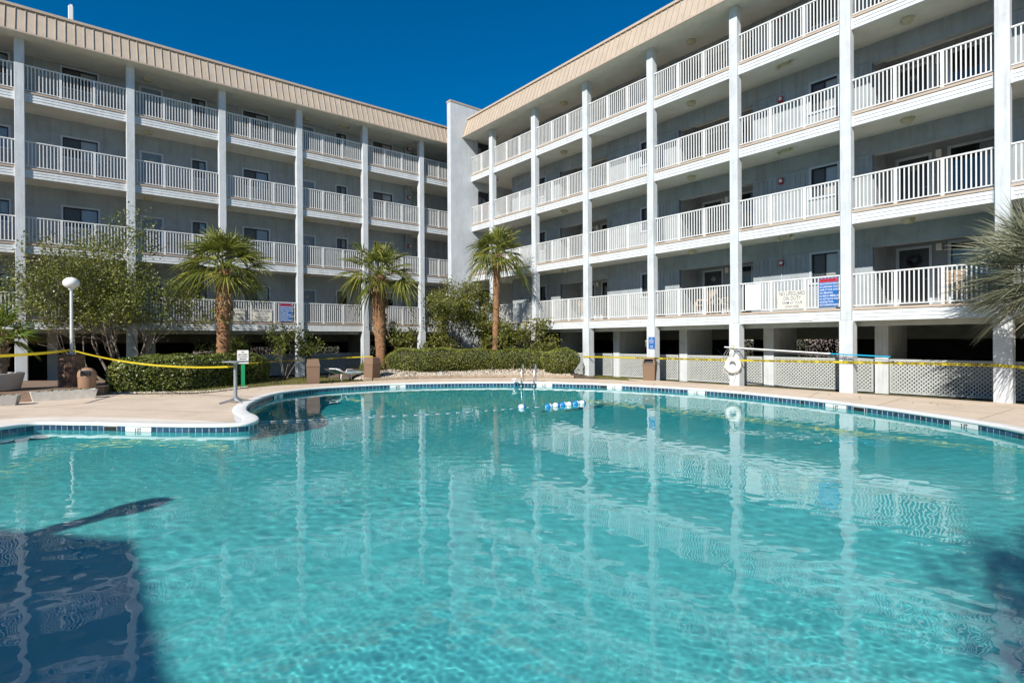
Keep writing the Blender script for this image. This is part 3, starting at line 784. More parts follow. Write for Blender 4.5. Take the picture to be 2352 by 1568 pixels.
# lawn strips and planting bed
def patch(name, pts, z, mat): return struct(sheet(name, pts, None, z, mat, .2))
lawn_pts = [(-11.2, 18.2), (-10.3, 18.9), (-9.3, 20.6), (-8.2, 21.5), (-6.3, 22.1), (-5.0, 23.0), (-7, 26.5), (-9.5, 26), (-15, 22), (-13.8, 18.0)]
patch('lawn', lawn_pts, -.02, 'lawn')
bed = [at(835, 874.5), at(960, 869.2), at(1060, 866.7), at(1160, 866.2), at(1250, 866.2), at(1320, 867.5)]
bx = np.linspace(-8.5, 4.2, 52); by = np.linspace(22., 32.5, 44); X, Y = np.meshgrid(bx, by)
ex = [p.x for p in bed]; ey = [p.y for p in bed]
front = np.interp(X, ex, ey); front = np.where(X < ex[0], ey[0]+(X-ex[0])*-.9, front)
dd = Y-front
bz = np.where(dd < 0, -.18, np.clip(dd/1.6, 0, 1)*.30+.02)+.02*np.sin(X*3.1)*np.sin(Y*2.3)*(dd > .2)
def bed_z(x, y):
    fr = np.interp(x, ex, ey); return float(np.clip((y-fr)/1.6, 0, 1)*.30+.02)
# keep the bed off the deck and short of the right wing
RN = (-TL[0], -TL[1])
dR = (X-R0[0])*RN[0]+(Y-R0[1])*RN[1]
okv = (dd > -.25) & (dR > .35)
bz = np.where(dR < 1.2, np.minimum(bz, -.1+.35*np.clip((dR-.3)/.9, 0, 1)), bz)
n_, m_ = X.shape; idx = np.arange(n_*m_).reshape(n_, m_); fq = grid(); fq = fq[okv.ravel()[fq].all(axis=1)]
struct(npmesh('planting_bed', np.stack([X, Y, bz], -1), fq, 'soil', smooth=True))

# ------------------------------------------------------------------ pebbles, grass
def pebbles():
    rng = np.random.default_rng(5); V = []; Fc = []
    base = np.array([(1, 0, 0), (-1, 0, 0), (0, 1, 0), (0, -1, 0), (0, 0, 1), (0, 0, -1)], float)
    tri = np.array([(0, 2, 4), (2, 1, 4), (1, 3, 4), (3, 0, 4), (2, 0, 5), (1, 2, 5), (3, 1, 5), (0, 3, 5)])
    cnt = 0
    while cnt < 5200:
        x = rng.uniform(-6.6, 2.6); fr = np.interp(x, ex, ey); y = fr+.1+abs(rng.normal(0, .8))
        if y > fr+2.2: continue
        r = rng.uniform(.016, .045)
        A = rng.normal(0, 1, (3, 3)); Q, _ = np.linalg.qr(A)
        pts = (base*rng.uniform(.6, 1.25, 3)*r)@Q.T+np.array([x, y, bed_z(x, y)+r*.45])
        Fc.append(tri+len(V)*6); V.append(pts); cnt += 1
    for _ in range(900):
        px = rng.uniform(250, 560); q = at(px, np.interp(px, [244, 340, 430, 480, 520, 560], [903.5, 903.5, 902.5, 900, 895, 890]), 0)
        x, y = q.x+rng.normal(0, .05), q.y+rng.uniform(.03, .3); r = rng.uniform(.015, .035)
        pts = base*r*rng.uniform(.6, 1.2, 3)+np.array([x, y, r*.4]); Fc.append(tri+len(V)*6); V.append(pts)
    return npmesh('gravel', np.concatenate(V), np.concatenate(Fc), 'rock')
stuff(pebbles(), 'loose pale pebbles spread in front of the hedges')

def blades(polys, n, h, seed, dens=None):
    rng = np.random.default_rng(seed); V = []; Fc = []
    for poly, cnt, z in polys:
        poly = np.array(poly); lo, hi = poly.min(0), poly.max(0); P = []
        while len(P) < cnt:
            c = rng.uniform(lo, hi, (cnt*2, 2)); c = c[inside(c[:, 0], c[:, 1], poly)]; P += list(c)
        P = np.array(P[:cnt]); a = rng.uniform(0, 6.28, cnt); hh = h*rng.uniform(.4, 1.2, cnt); w = .006+.004*rng.random(cnt)
        dx, dy = np.cos(a)*w, np.sin(a)*w; lx, ly = rng.normal(0, .35, cnt)*hh, rng.normal(0, .35, cnt)*hh
        v0 = np.stack([P[:, 0]-dx, P[:, 1]-dy, np.full(cnt, z)], 1); v1 = np.stack([P[:, 0]+dx, P[:, 1]+dy, np.full(cnt, z)], 1)
        v2 = np.stack([P[:, 0]+lx, P[:, 1]+ly, z+hh], 1)
        Fc.append(np.arange(3*cnt).reshape(-1, 3)+sum(len(q) for q in V)); V.append(np.stack([v0, v1, v2], 1).reshape(-1, 3))
    return npmesh('grass', np.concatenate(V), np.concatenate(Fc), 'grass')
def wq(s, d): p = wpt('R', s, d); return (p.x, p.y)
pr = [wq(7.4, -1.0), wq(8.6, -.55), wq(10.4, -.1), wq(10.4, .5), wq(7.2, .6)]
ps = [wq(15.5, -.10), wq(20, -.16), wq(24, -.5), wq(24, .2), wq(20, .2), wq(15.5, .35)]
stuff(blades([(lawn_pts, 16000, -.03), (pr, 2600, -.05), (ps, 5200, -.1)], 0, .075, 4), 'thin sunburnt grass beside the deck')
patch('grass_verge', pr, -.03, 'lawn')
patch('soil_strip', [wq(9, -.2), wq(33, -.3), wq(33, 1.6), wq(7.3, 1.6), wq(7.3, .3)], -.10, 'lawn')

# timber edging in front of the bed
te = empty('timber_edging', (0, 0, 0)); tag(te, 'low weathered timber edging holding back the pebbles below the long hedge', 'edging')
for i in range(len(bed)-1):
    a, b2 = bed[i], bed[i+1]; e = MB(); e.bar((a.x, a.y+.06, .045), (b2.x-.02, b2.y+.06, .045), .11, .11); e.build('timber', 'timber', te)

# ------------------------------------------------------------------ foliage helpers
def leafquads(P, Nn, size, rng, aspect=.55, curl=.0):
    """a folded leaf at every P, roughly facing Nn"""
    n = len(P)
    Nn = Nn/np.maximum(np.linalg.norm(Nn, axis=1, keepdims=True), 1e-6)
    A = rng.normal(0, 1, (n, 3)); A -= Nn*np.sum(A*Nn, 1, keepdims=True); A /= np.linalg.norm(A, axis=1, keepdims=True)
    Bv = np.cross(Nn, A); s = (size*rng.uniform(.6, 1.3, n))[:, None]; w = s*aspect
    v0 = P-A*s*.5; v1 = P+Bv*w*.5; v2 = P+A*s*.5; v3 = P-Bv*w*.5
    V = np.stack([v0, v1, v2, v3], 1).reshape(-1, 3); Fq = np.arange(4*n).reshape(-1, 4)
    return V, Fq

rng = np.random.default_rng(17); P = []
M['litter'] = leafmat('leaf_litter', [(.09, .05, .02), (.20, .12, .045), (.33, .24, .09)], .8, .1, .2)
for px, n in ((300, 14), (430, 16), (520, 18), (590, 22), (650, 24), (720, 20), (800, 18), (1000, 16), (1200, 14), (1420, 10), (1900, 12), (2150, 14)):
    for _ in range(n):
        x = px+rng.normal(0, 45); yy = np.interp(x, [244, 430, 520, 600, 700, 830, 1060, 1330, 1560, 2000, 2330], [906, 905, 897, 889, 882, 876, 868, 869.5, 880, 911, 940])
        q = at(x, yy+abs(rng.normal(0, 3.5))+.3, 0); P.append((q.x, q.y, .008))
P = np.array(P); V, Fq = leafquads(P, np.tile([0, 0, 1.], (len(P), 1))+rng.normal(0, .12, (len(P), 3)), .07, rng, .5)
stuff(npmesh('leaf_litter', V, Fq, 'litter'), 'dry brown leaves scattered along the edge of the deck')

def hedge(name, label, body, nleaf, size, mat, seed, cat='hedge', trunks=(), group=None):
    """body: (n,3) points on a clipped volume with normals, given by a function of two random arrays"""
    rng = np.random.default_rng(seed)
    root = empty(name, body['loc']); tag(root, label, cat, group)
    u, v = rng.random(nleaf), rng.random(nleaf)
    P, Nn = body['f'](u, v, rng)
    # lumpy, with a ragged skin
    lump = .05*np.sin(P[:, 0]*3.7+P[:, 2]*5)+.05*np.sin(P[:, 1]*4.3-P[:, 2]*3+1)
    P = P+Nn*(lump*.8-np.abs(rng.normal(0, .035, nleaf)))[:, None]
    V, Fq = leafquads(P, Nn+rng.normal(0, .75, (nleaf, 3)), size, rng)
    npmesh('foliage', V, Fq, mat, root)
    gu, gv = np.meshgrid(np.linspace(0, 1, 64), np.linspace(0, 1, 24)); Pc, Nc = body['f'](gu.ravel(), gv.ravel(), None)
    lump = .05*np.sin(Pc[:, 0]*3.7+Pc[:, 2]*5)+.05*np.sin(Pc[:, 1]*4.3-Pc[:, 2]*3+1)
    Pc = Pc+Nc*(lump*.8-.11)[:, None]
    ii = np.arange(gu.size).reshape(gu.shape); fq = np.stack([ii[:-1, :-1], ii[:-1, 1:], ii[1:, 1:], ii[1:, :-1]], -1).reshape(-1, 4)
    npmesh('dark_inner_body', Pc, fq, 'hedgecore', root, smooth=True)  # smooth near-black body filling the hedge under its leaves
    if trunks:
        t = MB()
        for a, b2, r in trunks: t.tube([a, b2], [r, r*.6], 6)
        t.build('stem', 'bark', root)
    return root

def body_outline(poly, z0, z1, rnd_r, loc, undercut=.0):
    """rounded-top body over a closed plan outline (world xy, relative to loc)"""
    P = np.array(poly, float)-np.array(loc[:2])
    d = np.linalg.norm(np.roll(P, -1, 0)-P, axis=1); c = np.concatenate([[0], np.cumsum(d)]); E = np.vstack([P, P[:1]])
    ctr = P.mean(0)
    def f(u, v, rng):
        t = u*c[-1]; x = np.interp(t, c, E[:, 0]); y = np.interp(t, c, E[:, 1])
        e = 1e-2*c[-1]
        x2 = np.interp((t+e) % c[-1], c, E[:, 0]); y2 = np.interp((t+e) % c[-1], c, E[:, 1]); x1 = np.interp((t-e) % c[-1], c, E[:, 0]); y1 = np.interp((t-e) % c[-1], c, E[:, 1])
        tx, ty = x2-x1, y2-y1; L = np.hypot(tx, ty)+1e-9; nx, ny = ty/L, -tx/L
        sgn = np.sign(np.sum((E[1:, 0]-E[:-1, 0])*(E[1:, 1]+E[:-1, 1])))  # clockwise check
        if sgn > 0: nx, ny = -nx, -ny
        H = z1-z0
        # v: 0..vs side wall, vs..1 over the top to the centre
        side = v < .5
        tt = np.where(side, v/.5, 1.); q = np.where(side, 0., (v-.5)/.5)
        inset_side = rnd_r*(1-np.sqrt(np.clip(1-np.clip((tt-.55)/.45, 0, 1)**2, 0, 1)))+undercut*(1-np.clip(tt/.5, 0, 1))**1.5
        z = z0+H*(tt*.93)+np.where(side, 0, H*.07*np.sqrt(np.clip(1-(1-q)**2, 0, 1)))
        k = np.where(side, 0, 1-np.sqrt(1-np.clip(q, 0, .9999)))
        X = (x-nx*inset_side); Y = (y-ny*inset_side)
        X = X*(1-k)+ctr[0]*k if not hasattr(k, 'shape') else X+(AX(x, y)[0]-X)*k; Y = Y+(AX(x, y)[1]-Y)*k
        nz = np.where(side, np.clip((tt-.55)/.45, 0, 1)*1.1-.15, 1.4)
        Nv = np.stack([nx*np.where(side, 1, .3), ny*np.where(side, 1, .3), nz], -1); Nv /= np.linalg.norm(Nv, axis=1, keepdims=True)
        return np.stack([X, Y, z], -1), Nv
    # medial axis approximated by the line of the longest direction
    cov = np.cov(P.T); w, vv = np.linalg.eigh(cov); ax = vv[:, 1]; pr = (P-ctr)@ax; lo, hi = pr.min(), pr.max(); wid = np.abs((P-ctr)@vv[:, 0]).max()
    def AX(x, y):
        p = (x-ctr[0])*ax[0]+(y-ctr[1])*ax[1]; p = np.clip(p, lo+wid*.9, max(lo+wid*.9, hi-wid*.9)); return ctr[0]+ax[0]*p, ctr[1]+ax[1]*p
    return dict(f=f, loc=loc)

def smoothpoly(pts, k=6):
    P = [np.array(p, float) for p in pts]; n = len(P); out = []
    for i in range(n):
        p0, p1, p2, p3 = (P[(i+j-1) % n] for j in range(4))
        for q in range(k):
            t = q/k; out.append(.5*((2*p1)+(-p0+p2)*t+(2*p0-5*p1+4*p2-p3)*t*t+(-p0+3*p1-3*p2+p3)*t**3))
    return [tuple(o) for o in out]

hl = smoothpoly([(-13.6, 18.4), (-13.0, 17.9), (-12.2, 18.15), (-11.4, 18.9), (-10.85, 20.0), (-10.5, 21.3), (-10.25, 22.6), (-10.7, 23.6), (-12.3, 23.2), (-13.7, 21.5)])
hedge('hedge', 'broad dark green clipped hedge behind the table and the green sign post', body_outline(hl, 0., 1.18, .35, (-11.6, 20, -.02)), 24000, .082, 'hedgeleaf2', 1)
hc = smoothpoly([(-6.0, 26.2), (-5.6, 24.9), (-4.2, 24.55), (-2.6, 25.0), (-1.0, 25.35), (.4, 25.45), (1.5, 25.3), (1.7, 26.1), (.6, 26.8), (-1.2, 26.9), (-3.2, 26.6), (-4.8, 26.5)])
hedge('hedge', 'long low rounded hedge behind the pebble bed at the deep end', body_outline(hc, .22, 1.27, .45, (-2, 25.8, 0), .28), 34000, .05, 'hedgeleaf', 2,
      trunks=[((x, -.45, .0), (x+.1, -.2, .6), .03) for x in (-3, -2, -1.1, 0, 1, 2, 2.8)])
hb = smoothpoly([(1.25, 24.9), (1.6, 24.2), (2.3, 24.0), (2.95, 24.3), (3.1, 25.0), (2.6, 25.6), (1.8, 25.6)])
hedge('bush', 'round clipped bush at the end of the long hedge beside the lattice', body_outline(hb, .12, 1.28, .5, (2.2, 24.8, 0), .42), 13000, .05, 'hedgeleaf', 3, 'bush',
      trunks=[((.1, -.2, -.05), (.3, -.3, .6), .035), ((.15, -.1, -.05), (-.3, -.3, .6), .03), ((.2, -.15, -.05), (.55, -.25, .55), .025)])
hs = smoothpoly([(-6.9, 24.6), (-6.4, 24.3), (-5.9, 24.6), (-5.9, 25.2), (-6.4, 25.5), (-6.9, 25.2)])
hedge('bush', 'small clipped bush between the lounge chair and the leaning brown bin', body_outline(hs, .05, .82, .4, (-6.4, 24.9, 0), .15), 4500, .05, 'hedgeleaf', 4, 'bush')

# ---- branching trees
def grow(mb, tips, p, d, L, r, lev, rr, spread=.55, up=.15, kids=3, minr=.006):
    pts = [p]; rad = [r]; q = p.copy(); dd_ = d.copy(); n = 4
    for i in range(n):
        dd_ = (dd_+Vector((rr.gauss(0, .10), rr.gauss(0, .10), rr.gauss(0, .06)+up*.15))).normalized()
        q = q+dd_*(L/n); pts.append(q.copy()); rad.append(max(minr, r*(1-.42*(i+1)/n)))
    mb.tube(pts, rad, 7 if r > .03 else 4, cap=False)
    if lev == 0:
        tips.append((q.copy(), dd_.copy(), pts)); return
    for k in range(kids+(1 if rr.random() < .4 else 0)):
        a = rr.uniform(0, 6.28); ax = dd_.orthogonal().normalized(); ax.rotate(Matrix.Rotation(a, 3, dd_))
        nd = (dd_+ax*spread*rr.uniform(.5, 1.25)+Vector((0, 0, up*.4))).normalized()
        st = pts[rr.choice((2, 3, 4, 4))]
        grow(mb, tips, st, nd, L*rr.uniform(.6, .85), max(minr, rad[-1]*rr.uniform(.6, .85)), lev-1, rr, spread, up, kids, minr)

def tree(name, label, loc, stems, lev, L, r, leaf, nleaf, lsize, seed, spread=.55, up=.15, kids=3, bare=None, cat='tree', cl=.28, extra=None, keep=None, group=None, fill=None, zmin=None):
    rr = random.Random(seed); rng = np.random.default_rng(seed)
    root = empty(name, loc); tag(root, label, cat, group)
    mb = MB(); tips = []
    for (p, d, ls) in stems: grow(mb, tips, Vector(p), Vector(d).normalized(), L*ls, r*(.7+.3*ls), lev, rr, spread, up, kids)
    mb.build('trunk', 'bark', root, smooth=True)
    T = [t for t in tips if not (bare and bare(t[0]))]
    if keep: T = [t for t in T if keep(t[0])]
    C = np.array([list(t[0]) for t in T]+[list(t[2][2]) for t in T])
    if fill is not None: C = np.vstack([C, fill(rng)])
    i = rng.integers(0, len(C), nleaf)
    off = rng.normal(0, cl, (nleaf, 3)); off[:, 2] *= .75
    P = C[i]+off
    if zmin is not None: P = P[P[:, 2] > zmin+.35*np.sin(P[:, 0]*2.1)]; nleaf = len(P)
    V, Fq = leafquads(P, rng.normal(0, .8, (nleaf, 3))+np.array([-.2, -.4, .6]), lsize, rng, .6)
    npmesh('crown', V, Fq, leaf, root)
    return root

def ellfill(n, c, r, hol=.45):
    def f(rng):
        u = rng.normal(0, 1, (n, 3)); u /= np.linalg.norm(u, axis=1, keepdims=True)
        return np.array(c)+u*np.array(r)*(hol+(1-hol)*rng.random((n, 1))**.6)
    return f
tree('tree', 'wide multi-stemmed tree with bare upper twigs in front of the left wing', (-15.2, 21.3, -.05),
     [((-.35, 0, 0), (-.62, -.1, 1), .95), ((-.15, .1, 0), (-.28, .12, 1), 1.1), ((.1, 0, 0), (.06, 0, 1), 1.2), ((.25, .05, 0), (.30, .12, 1), 1.1), ((-.5, .0, 0), (-1.0, -.1, .75), 1.0), ((.35, 0, 0), (.62, -.1, .9), .9), ((0, -.1, 0), (-.2, -.3, 1), 1.0)],
     3, 2.05, .062, 'treeleaf', 31000, .092, 21, .55, .16, 3, bare=lambda p: p.z > 5.3 and not (-.3 < p.x < 1.6), cl=.20,
     fill=lambda rng: np.vstack([ellfill(260, (-1.8, -.2, 3.6), (2.6, 1.3, 1.15))(rng), ellfill(130, (.9, -.2, 3.3), (2.1, 1.1, 1.0))(rng), ellfill(60, (.3, 0, 5.3), (1.0, .7, 1.7))(rng), ellfill(60, (-1.5, 0, 5.0), (1.7, .7, 1.0))(rng)]), zmin=2.1)
tree('tree', 'upright leafy small tree in front of the stair tower behind the long hedge', (-2.75, 27.6, .25),
     [((-.2, 0, 0), (-.35, 0, 1), 1.), ((.1, 0, 0), (.12, 0, 1), 1.15), ((.2, .05, 0), (.35, -.1, 1), 1.), ((0, 0, 0), (-.1, -.3, 1), 1.), ((.3, 0, 0), (.6, 0, .9), .8)],
     3, 1.6, .05, 'shrubleaf', 24000, .095, 31, .5, .2, 3, cl=.17, fill=lambda rng: np.vstack([ellfill(110, (-.1, -.1, 2.6), (1.65, 1.0, 2.1))(rng), ellfill(40, (-.9, -.2, 1.0), (1.0, .6, .8))(rng)]))
sh = [((-5.4, 27.0), 2.4, 2600, 'slender shrub between the middle palm and the stair tower'), ((-4.3, 26.9), 1.0, 1500, 'low bright shrub just left of the stair tower behind the hedge'),
      ((-.9, 27.0), 2.3, 3200, 'leafy shrub at the foot of the thin palm'), ((.7, 26.6), 2.5, 3000, 'tall loose shrub in front of the first columns of the right wing'), ((1.7, 26.3), 1.6, 900, 'sparse twiggy shrub leaning right above the end of the hedge'),
      ((-9.9, 23.6), 2.3, 2200, 'loose shrub between the left tree and the big palm'), ((-12.3, 23.2), 2.0, 1500, 'dark shrub in front of the parking level beside the left tree')]
for i, ((x, y), h, n, lb) in enumerate(sh):
    tree('shrub', lb, (x, y, .2 if x > -8 else -.05), [((-.1, 0, 0), (-.3, -.05, 1), 1), ((.1, 0, 0), (.3, 0, 1), 1), ((0, .05, 0), (.05, .2, 1), 1.1), ((0, 0, 0), (.5 if i == 4 else -.1, -.3, 1), 1)], 2, h*.42, .022, 'shrubleaf' if i < 5 else 'treeleaf', n, .11, 50+i, .5, .25, 3, cat='shrub', cl=.13, group='shrubs in the planting beds')

# ---- palms
def fan(V, Fq, base, axis, nrm, L, nb, width, droop, rng, arc=1.9, segs=4):
    axis = axis.normalized(); nrm = (nrm-axis*nrm.dot(axis)).normalized(); side = axis.cross(nrm)
    for k in range(nb):
        ph = -arc+2*arc*(k+.5)/nb+rng.normal(0, .03)
        l = L*(.72+.28*math.cos(ph*.7))*rng.uniform(.88, 1.08)
        dv = axis*math.cos(ph)+side*math.sin(ph); fold = nrm*(.22*abs(math.sin(ph)))
        dv = (dv+fold).normalized(); wv = dv.cross(nrm).normalized()
        wv = (wv*math.cos(.5*(1 if k % 2 else -1))+nrm*math.sin(.5*(1 if k % 2 else -1)))
        dr = droop*rng.uniform(.6, 1.4); n0 = len(V)
        for s in range(segs+1):
            t = s/segs
            p = base+dv*l*t+Vector((0, 0, -1))*(dr*l*t**2.4)
            w = width*(.35+1.3*t if t < .45 else .95*(1-t)/.55+.02)
            V.append(p-wv*w/2); V.append(p+wv*w/2)
        for s in range(segs): a = n0+2*s; Fq.append((a, a+1, a+3, a+2))

def palm(name, label, loc, h, r0, r1, crown_r, nf, seed, leaf='frond', nb=26, bark='palmbark', dead=10, lean=(0, 0), boots=(.6, 1.), bladew=.045, droop=.35, low=-.75, petiole=.42, group=None, yellow=False, arc=1.9):
    rng = np.random.default_rng(seed); rr = random.Random(seed)
    root = empty(name, loc); tag(root, label, 'palm', group)
    # trunk: ringed, rough, with old frond boots under the crown
    nseg = 46; seg = 18; v = []; f = []
    for i in range(nseg+1):
        t = i/nseg; z = h*t; b = 1 if boots[0] < t < boots[1] else 0
        rad = r0+(r1-r0)*t
        for j in range(seg):
            a = 2*math.pi*j/seg
            rj = rad*(1+.05*math.sin(i*2.6)+.035*rr.uniform(-1, 1))+(b*.06*abs(math.sin(j*1.4+i*1.1))*rr.uniform(.4, 1.5))
            v.append((lean[0]*t+rj*math.cos(a), lean[1]*t+rj*math.sin(a), z))
    for i in range(nseg):
        for j in range(seg): a = i*seg+j; b = i*seg+(j+1) % seg; f.append((a, b, b+seg, a+seg))
    npmesh('trunk', v, f, bark, root, smooth=True)
    if boots[0] < 1:
        m = MB()
        for k in range(34):
            t = rr.uniform(boots[0], boots[1]); a = rr.uniform(0, 6.28); z = h*t; rad = r0+(r1-r0)*t
            p = Vector((lean[0]*t+rad*math.cos(a), lean[1]*t+rad*math.sin(a), z)); q = p+Vector((math.cos(a)*.10, math.sin(a)*.10, rr.uniform(.14, .26)))
            m.bar(p, q, .075, .03, (math.cos(a), math.sin(a), .2))
        m.build('stub_leaves', 'deadfrond', root)
    top = Vector((lean[0], lean[1], h))
    V = []; Fq = []; pet = MB()
    for k in range(nf):
        u = (k+.5)/nf
        el = (1.42-u*(1.42-low))*rr.uniform(.92, 1.06)+rr.uniform(-.08, .08)
        az = k*2.39996+rr.uniform(-.25, .25)
        d = Vector((math.cos(az)*math.cos(el), math.sin(az)*math.cos(el), math.sin(el)))
        pl_ = crown_r*petiole*rr.uniform(.72, 1.22)
        base = top+d*pl_+Vector((0, 0, -.10*pl_*(1 if el < .6 else 0)))
        pet.tube([top+d*.06, top+d*pl_*.5+Vector((0, 0, .03)), base], [.022, .016, .011], 5)
        ax = (d+Vector((0, 0, -.20 if el < .8 else 0))).normalized()
        nm = (Vector((0, 0, 1)) if abs(ax.z) < .9 else Vector((math.cos(az+1.57), math.sin(az+1.57), .2)))+Vector((rr.uniform(-.55, .55), rr.uniform(-.55, .55), 0))
        fan(V, Fq, base, ax, nm, crown_r*(1-petiole)*rr.uniform(.92, 1.22), nb, bladew, droop*(1.15 if el < .2 else .7)*rr.uniform(.6, 1.3), rng, arc)
    npmesh('crown', [tuple(p) for p in V], Fq, leaf, root)
    pet.build('leaf_stalks', leaf, root)
    if dead:
        V = []; Fq = []
        for k in range(dead):
            az = rr.uniform(0, 6.28); z = h*rr.uniform(boots[0]*.98, .97); rad = r1*1.0
            base = Vector((lean[0]*z/h+rad*math.cos(az), lean[1]*z/h+rad*math.sin(az), z))
            ax = Vector((math.cos(az)*.55, math.sin(az)*.55, -.9))
            fan(V, Fq, base, ax, Vector((math.cos(az), math.sin(az), .4)), rr.uniform(.2, .42), 7, .04, .2, rng, .7, 3)
        npmesh('dead_fronds', [tuple(p) for p in V], Fq, 'deadfrond', root)
    return root
G = 'cabbage palms beside the pool'
palm('palm_tree', 'tall cabbage palm with thick reddish trunk rising behind the left hedge', (-11.72, 22.05, 0), 4.6, .25, .24, 2.1, 34, 61, dead=16, boots=(.56, .98), group=G, lean=(.1, 0), low=-.42, droop=.5, nb=30, bladew=.058, petiole=.46)
palm('palm_tree', 'cabbage palm with bulging tattered trunk standing behind the leaning brown bin', (-6.3, 26.3, .2), 4.6, .23, .30, 2.15, 30, 62, dead=12, boots=(.38, .98), lean=(-.15, 0), group=G, low=-.55, petiole=.5, droop=.6, nb=30, bladew=.06)
palm('palm_tree', 'slim cabbage palm beside the stair tower casting its shadow on the right wing', (-.85, 26.7, .25), 5.6, .14, .17, 1.75, 28, 63, bark='palmbark', dead=4, boots=(.86, .98), lean=(.15, 0), group=G, low=-.6, petiole=.46, droop=.55, nb=28, bladew=.058)
palm('palm_tree', 'silvery grey-green fan palm with dense stiff leaves in front of the last column', (12.5, 12.45, 0), 3.0, .22, .2, 2.1, 80, 64, leaf='frondg', nb=36, bladew=.026, dead=0, boots=(.2, .98), droop=.12, low=-.62, petiole=.42, bark='palmgrey', arc=1.5)

# ------------------------------------------------------------------ left corner: lamp, bins, planters
lp = empty('lamp_post', (-14.06, 17.4, .26)); tag(lp, 'white globe lamp on a pale pole rising from a brick pier', 'lamp')
m = MB(); rr = random.Random(2)
for c in range(14):
    z = c*.07
    off = .12 if c % 2 else 0
    for side in range(4):
        for k in range(2):
            if (c+side) % 2: x0, x1 = (-.25+k*.25, -.25+k*.25+.235)
            else: x0, x1 = (-.25+k*.25, -.25+k*.25+.235)
            j = rr.uniform(-.008, .012); d0, d1 = .245+j, .13
            a = (x0, -d0, z), (x1, -d1, z+.055)
            if side == 0: m.box(x0, x1, -d0, -d1, z, z+.055)
            elif side == 1: m.box(x0, x1, d1, d0, z, z+.055)
            elif side == 2 and k == 0: m.box(-d0, -d1, -.12, .12, z, z+.055)
            elif side == 3 and k == 0: m.box(d1, d0, -.12, .12, z, z+.055)
m.box(-.28, .28, -.28, .28, .99, 1.03)
bo = m.build('brick_pier', 'brick', lp)
m = MB(); m.box(-.225, .225, -.225, .225, 0, .985); m.build('mortar_core', 'mortar', bo)
m = MB(); m.tube([(0, 0, 1.03), (0, 0, 3.12)], [.048, .04], 12); m.lathe([(.09, 1.032), (.09, 1.06), (.05, 1.07)], 14); m.build('pole', 'pole', lp, smooth='auto')
m = MB(); m.lathe([(.222*math.sin(math.pi*i/18), 3.30-.185*math.cos(math.pi*i/18)) for i in range(1, 18)], 28); m.build('globe', 'lampw', lp, smooth=True)
m = MB(); m.lathe([(.075, 3.08), (.085, 3.13), (.06, 3.14)], 16); m.build('collar', 'pole', lp)

dc = empty('trash_can', (-13.15, 16.85, 0), R(28)); tag(dc, 'tan round trash can with a domed hooded top beside the brick lamp pier', 'trash can')
m = MB(); m.lathe([(.21, 0), (.215, .02), (.235, .58), (.24, .6)], 28); m.build('bin', 'can2', dc, smooth='auto')
m = MB(); m.lathe([(.245, .602), (.245, .66), (.235, .74), (.19, .82), (.11, .87), (.02, .885)], 28); ho = m.build('hood', 'can2', dc, smooth='auto')
m = MB(); m.box(-.13, .13, -.252, -.12, .64, .775); m.build('opening', 'black', ho, bevel=.02)
m = MB(); m.prism([(-.262, .80), (-.225, .80), (-.195, .79), (-.20, .81), (-.262, .815)], -.14, .14); m.build('flap', 'galv', ho)

def trough(label, a, b2, mat='concrete', plants=True, seed=1):
    a = Vector((*a, 0)); b2 = Vector((*b2, 0)); d = b2-a; L = d.length
    e = empty('planter', (a+b2)/2, math.atan2(d.y, d.x)); tag(e, label, 'planter', 'concrete trough planters')
    m = MB(); h = .27; o, i = .19, .155
    def ring(x, y, z): return [(-x, -y, z), (x, -y, z), (x, y, z), (-x, y, z)]
    rings = [ring(L/2-.06, .14, 0), ring(L/2, .19, h), ring(L/2-.035, .155, h), ring(L/2-.06, .13, h-.06)]
    for q in range(3):
        A, Bq = rings[q], rings[q+1]
        for k in range(4): m.quad(A[k], A[(k+1) % 4], Bq[(k+1) % 4], Bq[k])
    m.build('trough', mat, e, bevel=.012)
    m = MB(); m.quad(*ring(L/2-.05, .14, h-.055)); m.build('soil', 'soil', e)
    rng = np.random.default_rng(seed); n = 140
    P = np.stack([rng.uniform(-L*.4, L*.45, n), rng.uniform(-.1, .1, n), h-.03+np.abs(rng.normal(0, .035, n))], 1)
    V, Fq = leafquads(P, rng.normal(0, 1, (n, 3))+np.array([0, 0, 1]), .06, rng); npmesh('leaves', V, Fq, 'shrubleaf', e)
    return e
trough('white concrete trough planter in the sun in front of the domed trash can', (-13.6, 15.35), (-12.55, 16.45), seed=1)
trough('concrete trough planter greyed for shade at the foot of the round tub', (-14.6, 13.95), (-13.25, 14.65), 'tub', seed=2)  # shade put into the colour: greyer than the sunlit trough
tb = empty('tub_planter', (-15.15, 15.9, .26)); tag(tb, 'large round pebbled concrete tub holding the yellowing potted palm', 'planter')
m = MB(); m.lathe([(.52, 0), (.60, .04), (.68, .40), (.70, .50), (.69, .52), (.62, .52), (.60, .46)], 36); m.build('tub', 'tub', tb, smooth='auto')
m = MB(); m.lathe([(.6, .455), (.2, .47)], 24); m.build('soil', 'soil', tb)
palm('potted_palm', 'small windmill palm with yellowing lower fronds growing in the round tub', (-15.0, 15.95, .73), 1.12, .17, .15, 1.1, 22, 65, leaf='frondy', nb=24, bladew=.036, dead=0, boots=(.2, .95), droop=.22, low=-.45, bark='palmgrey', petiole=.45)

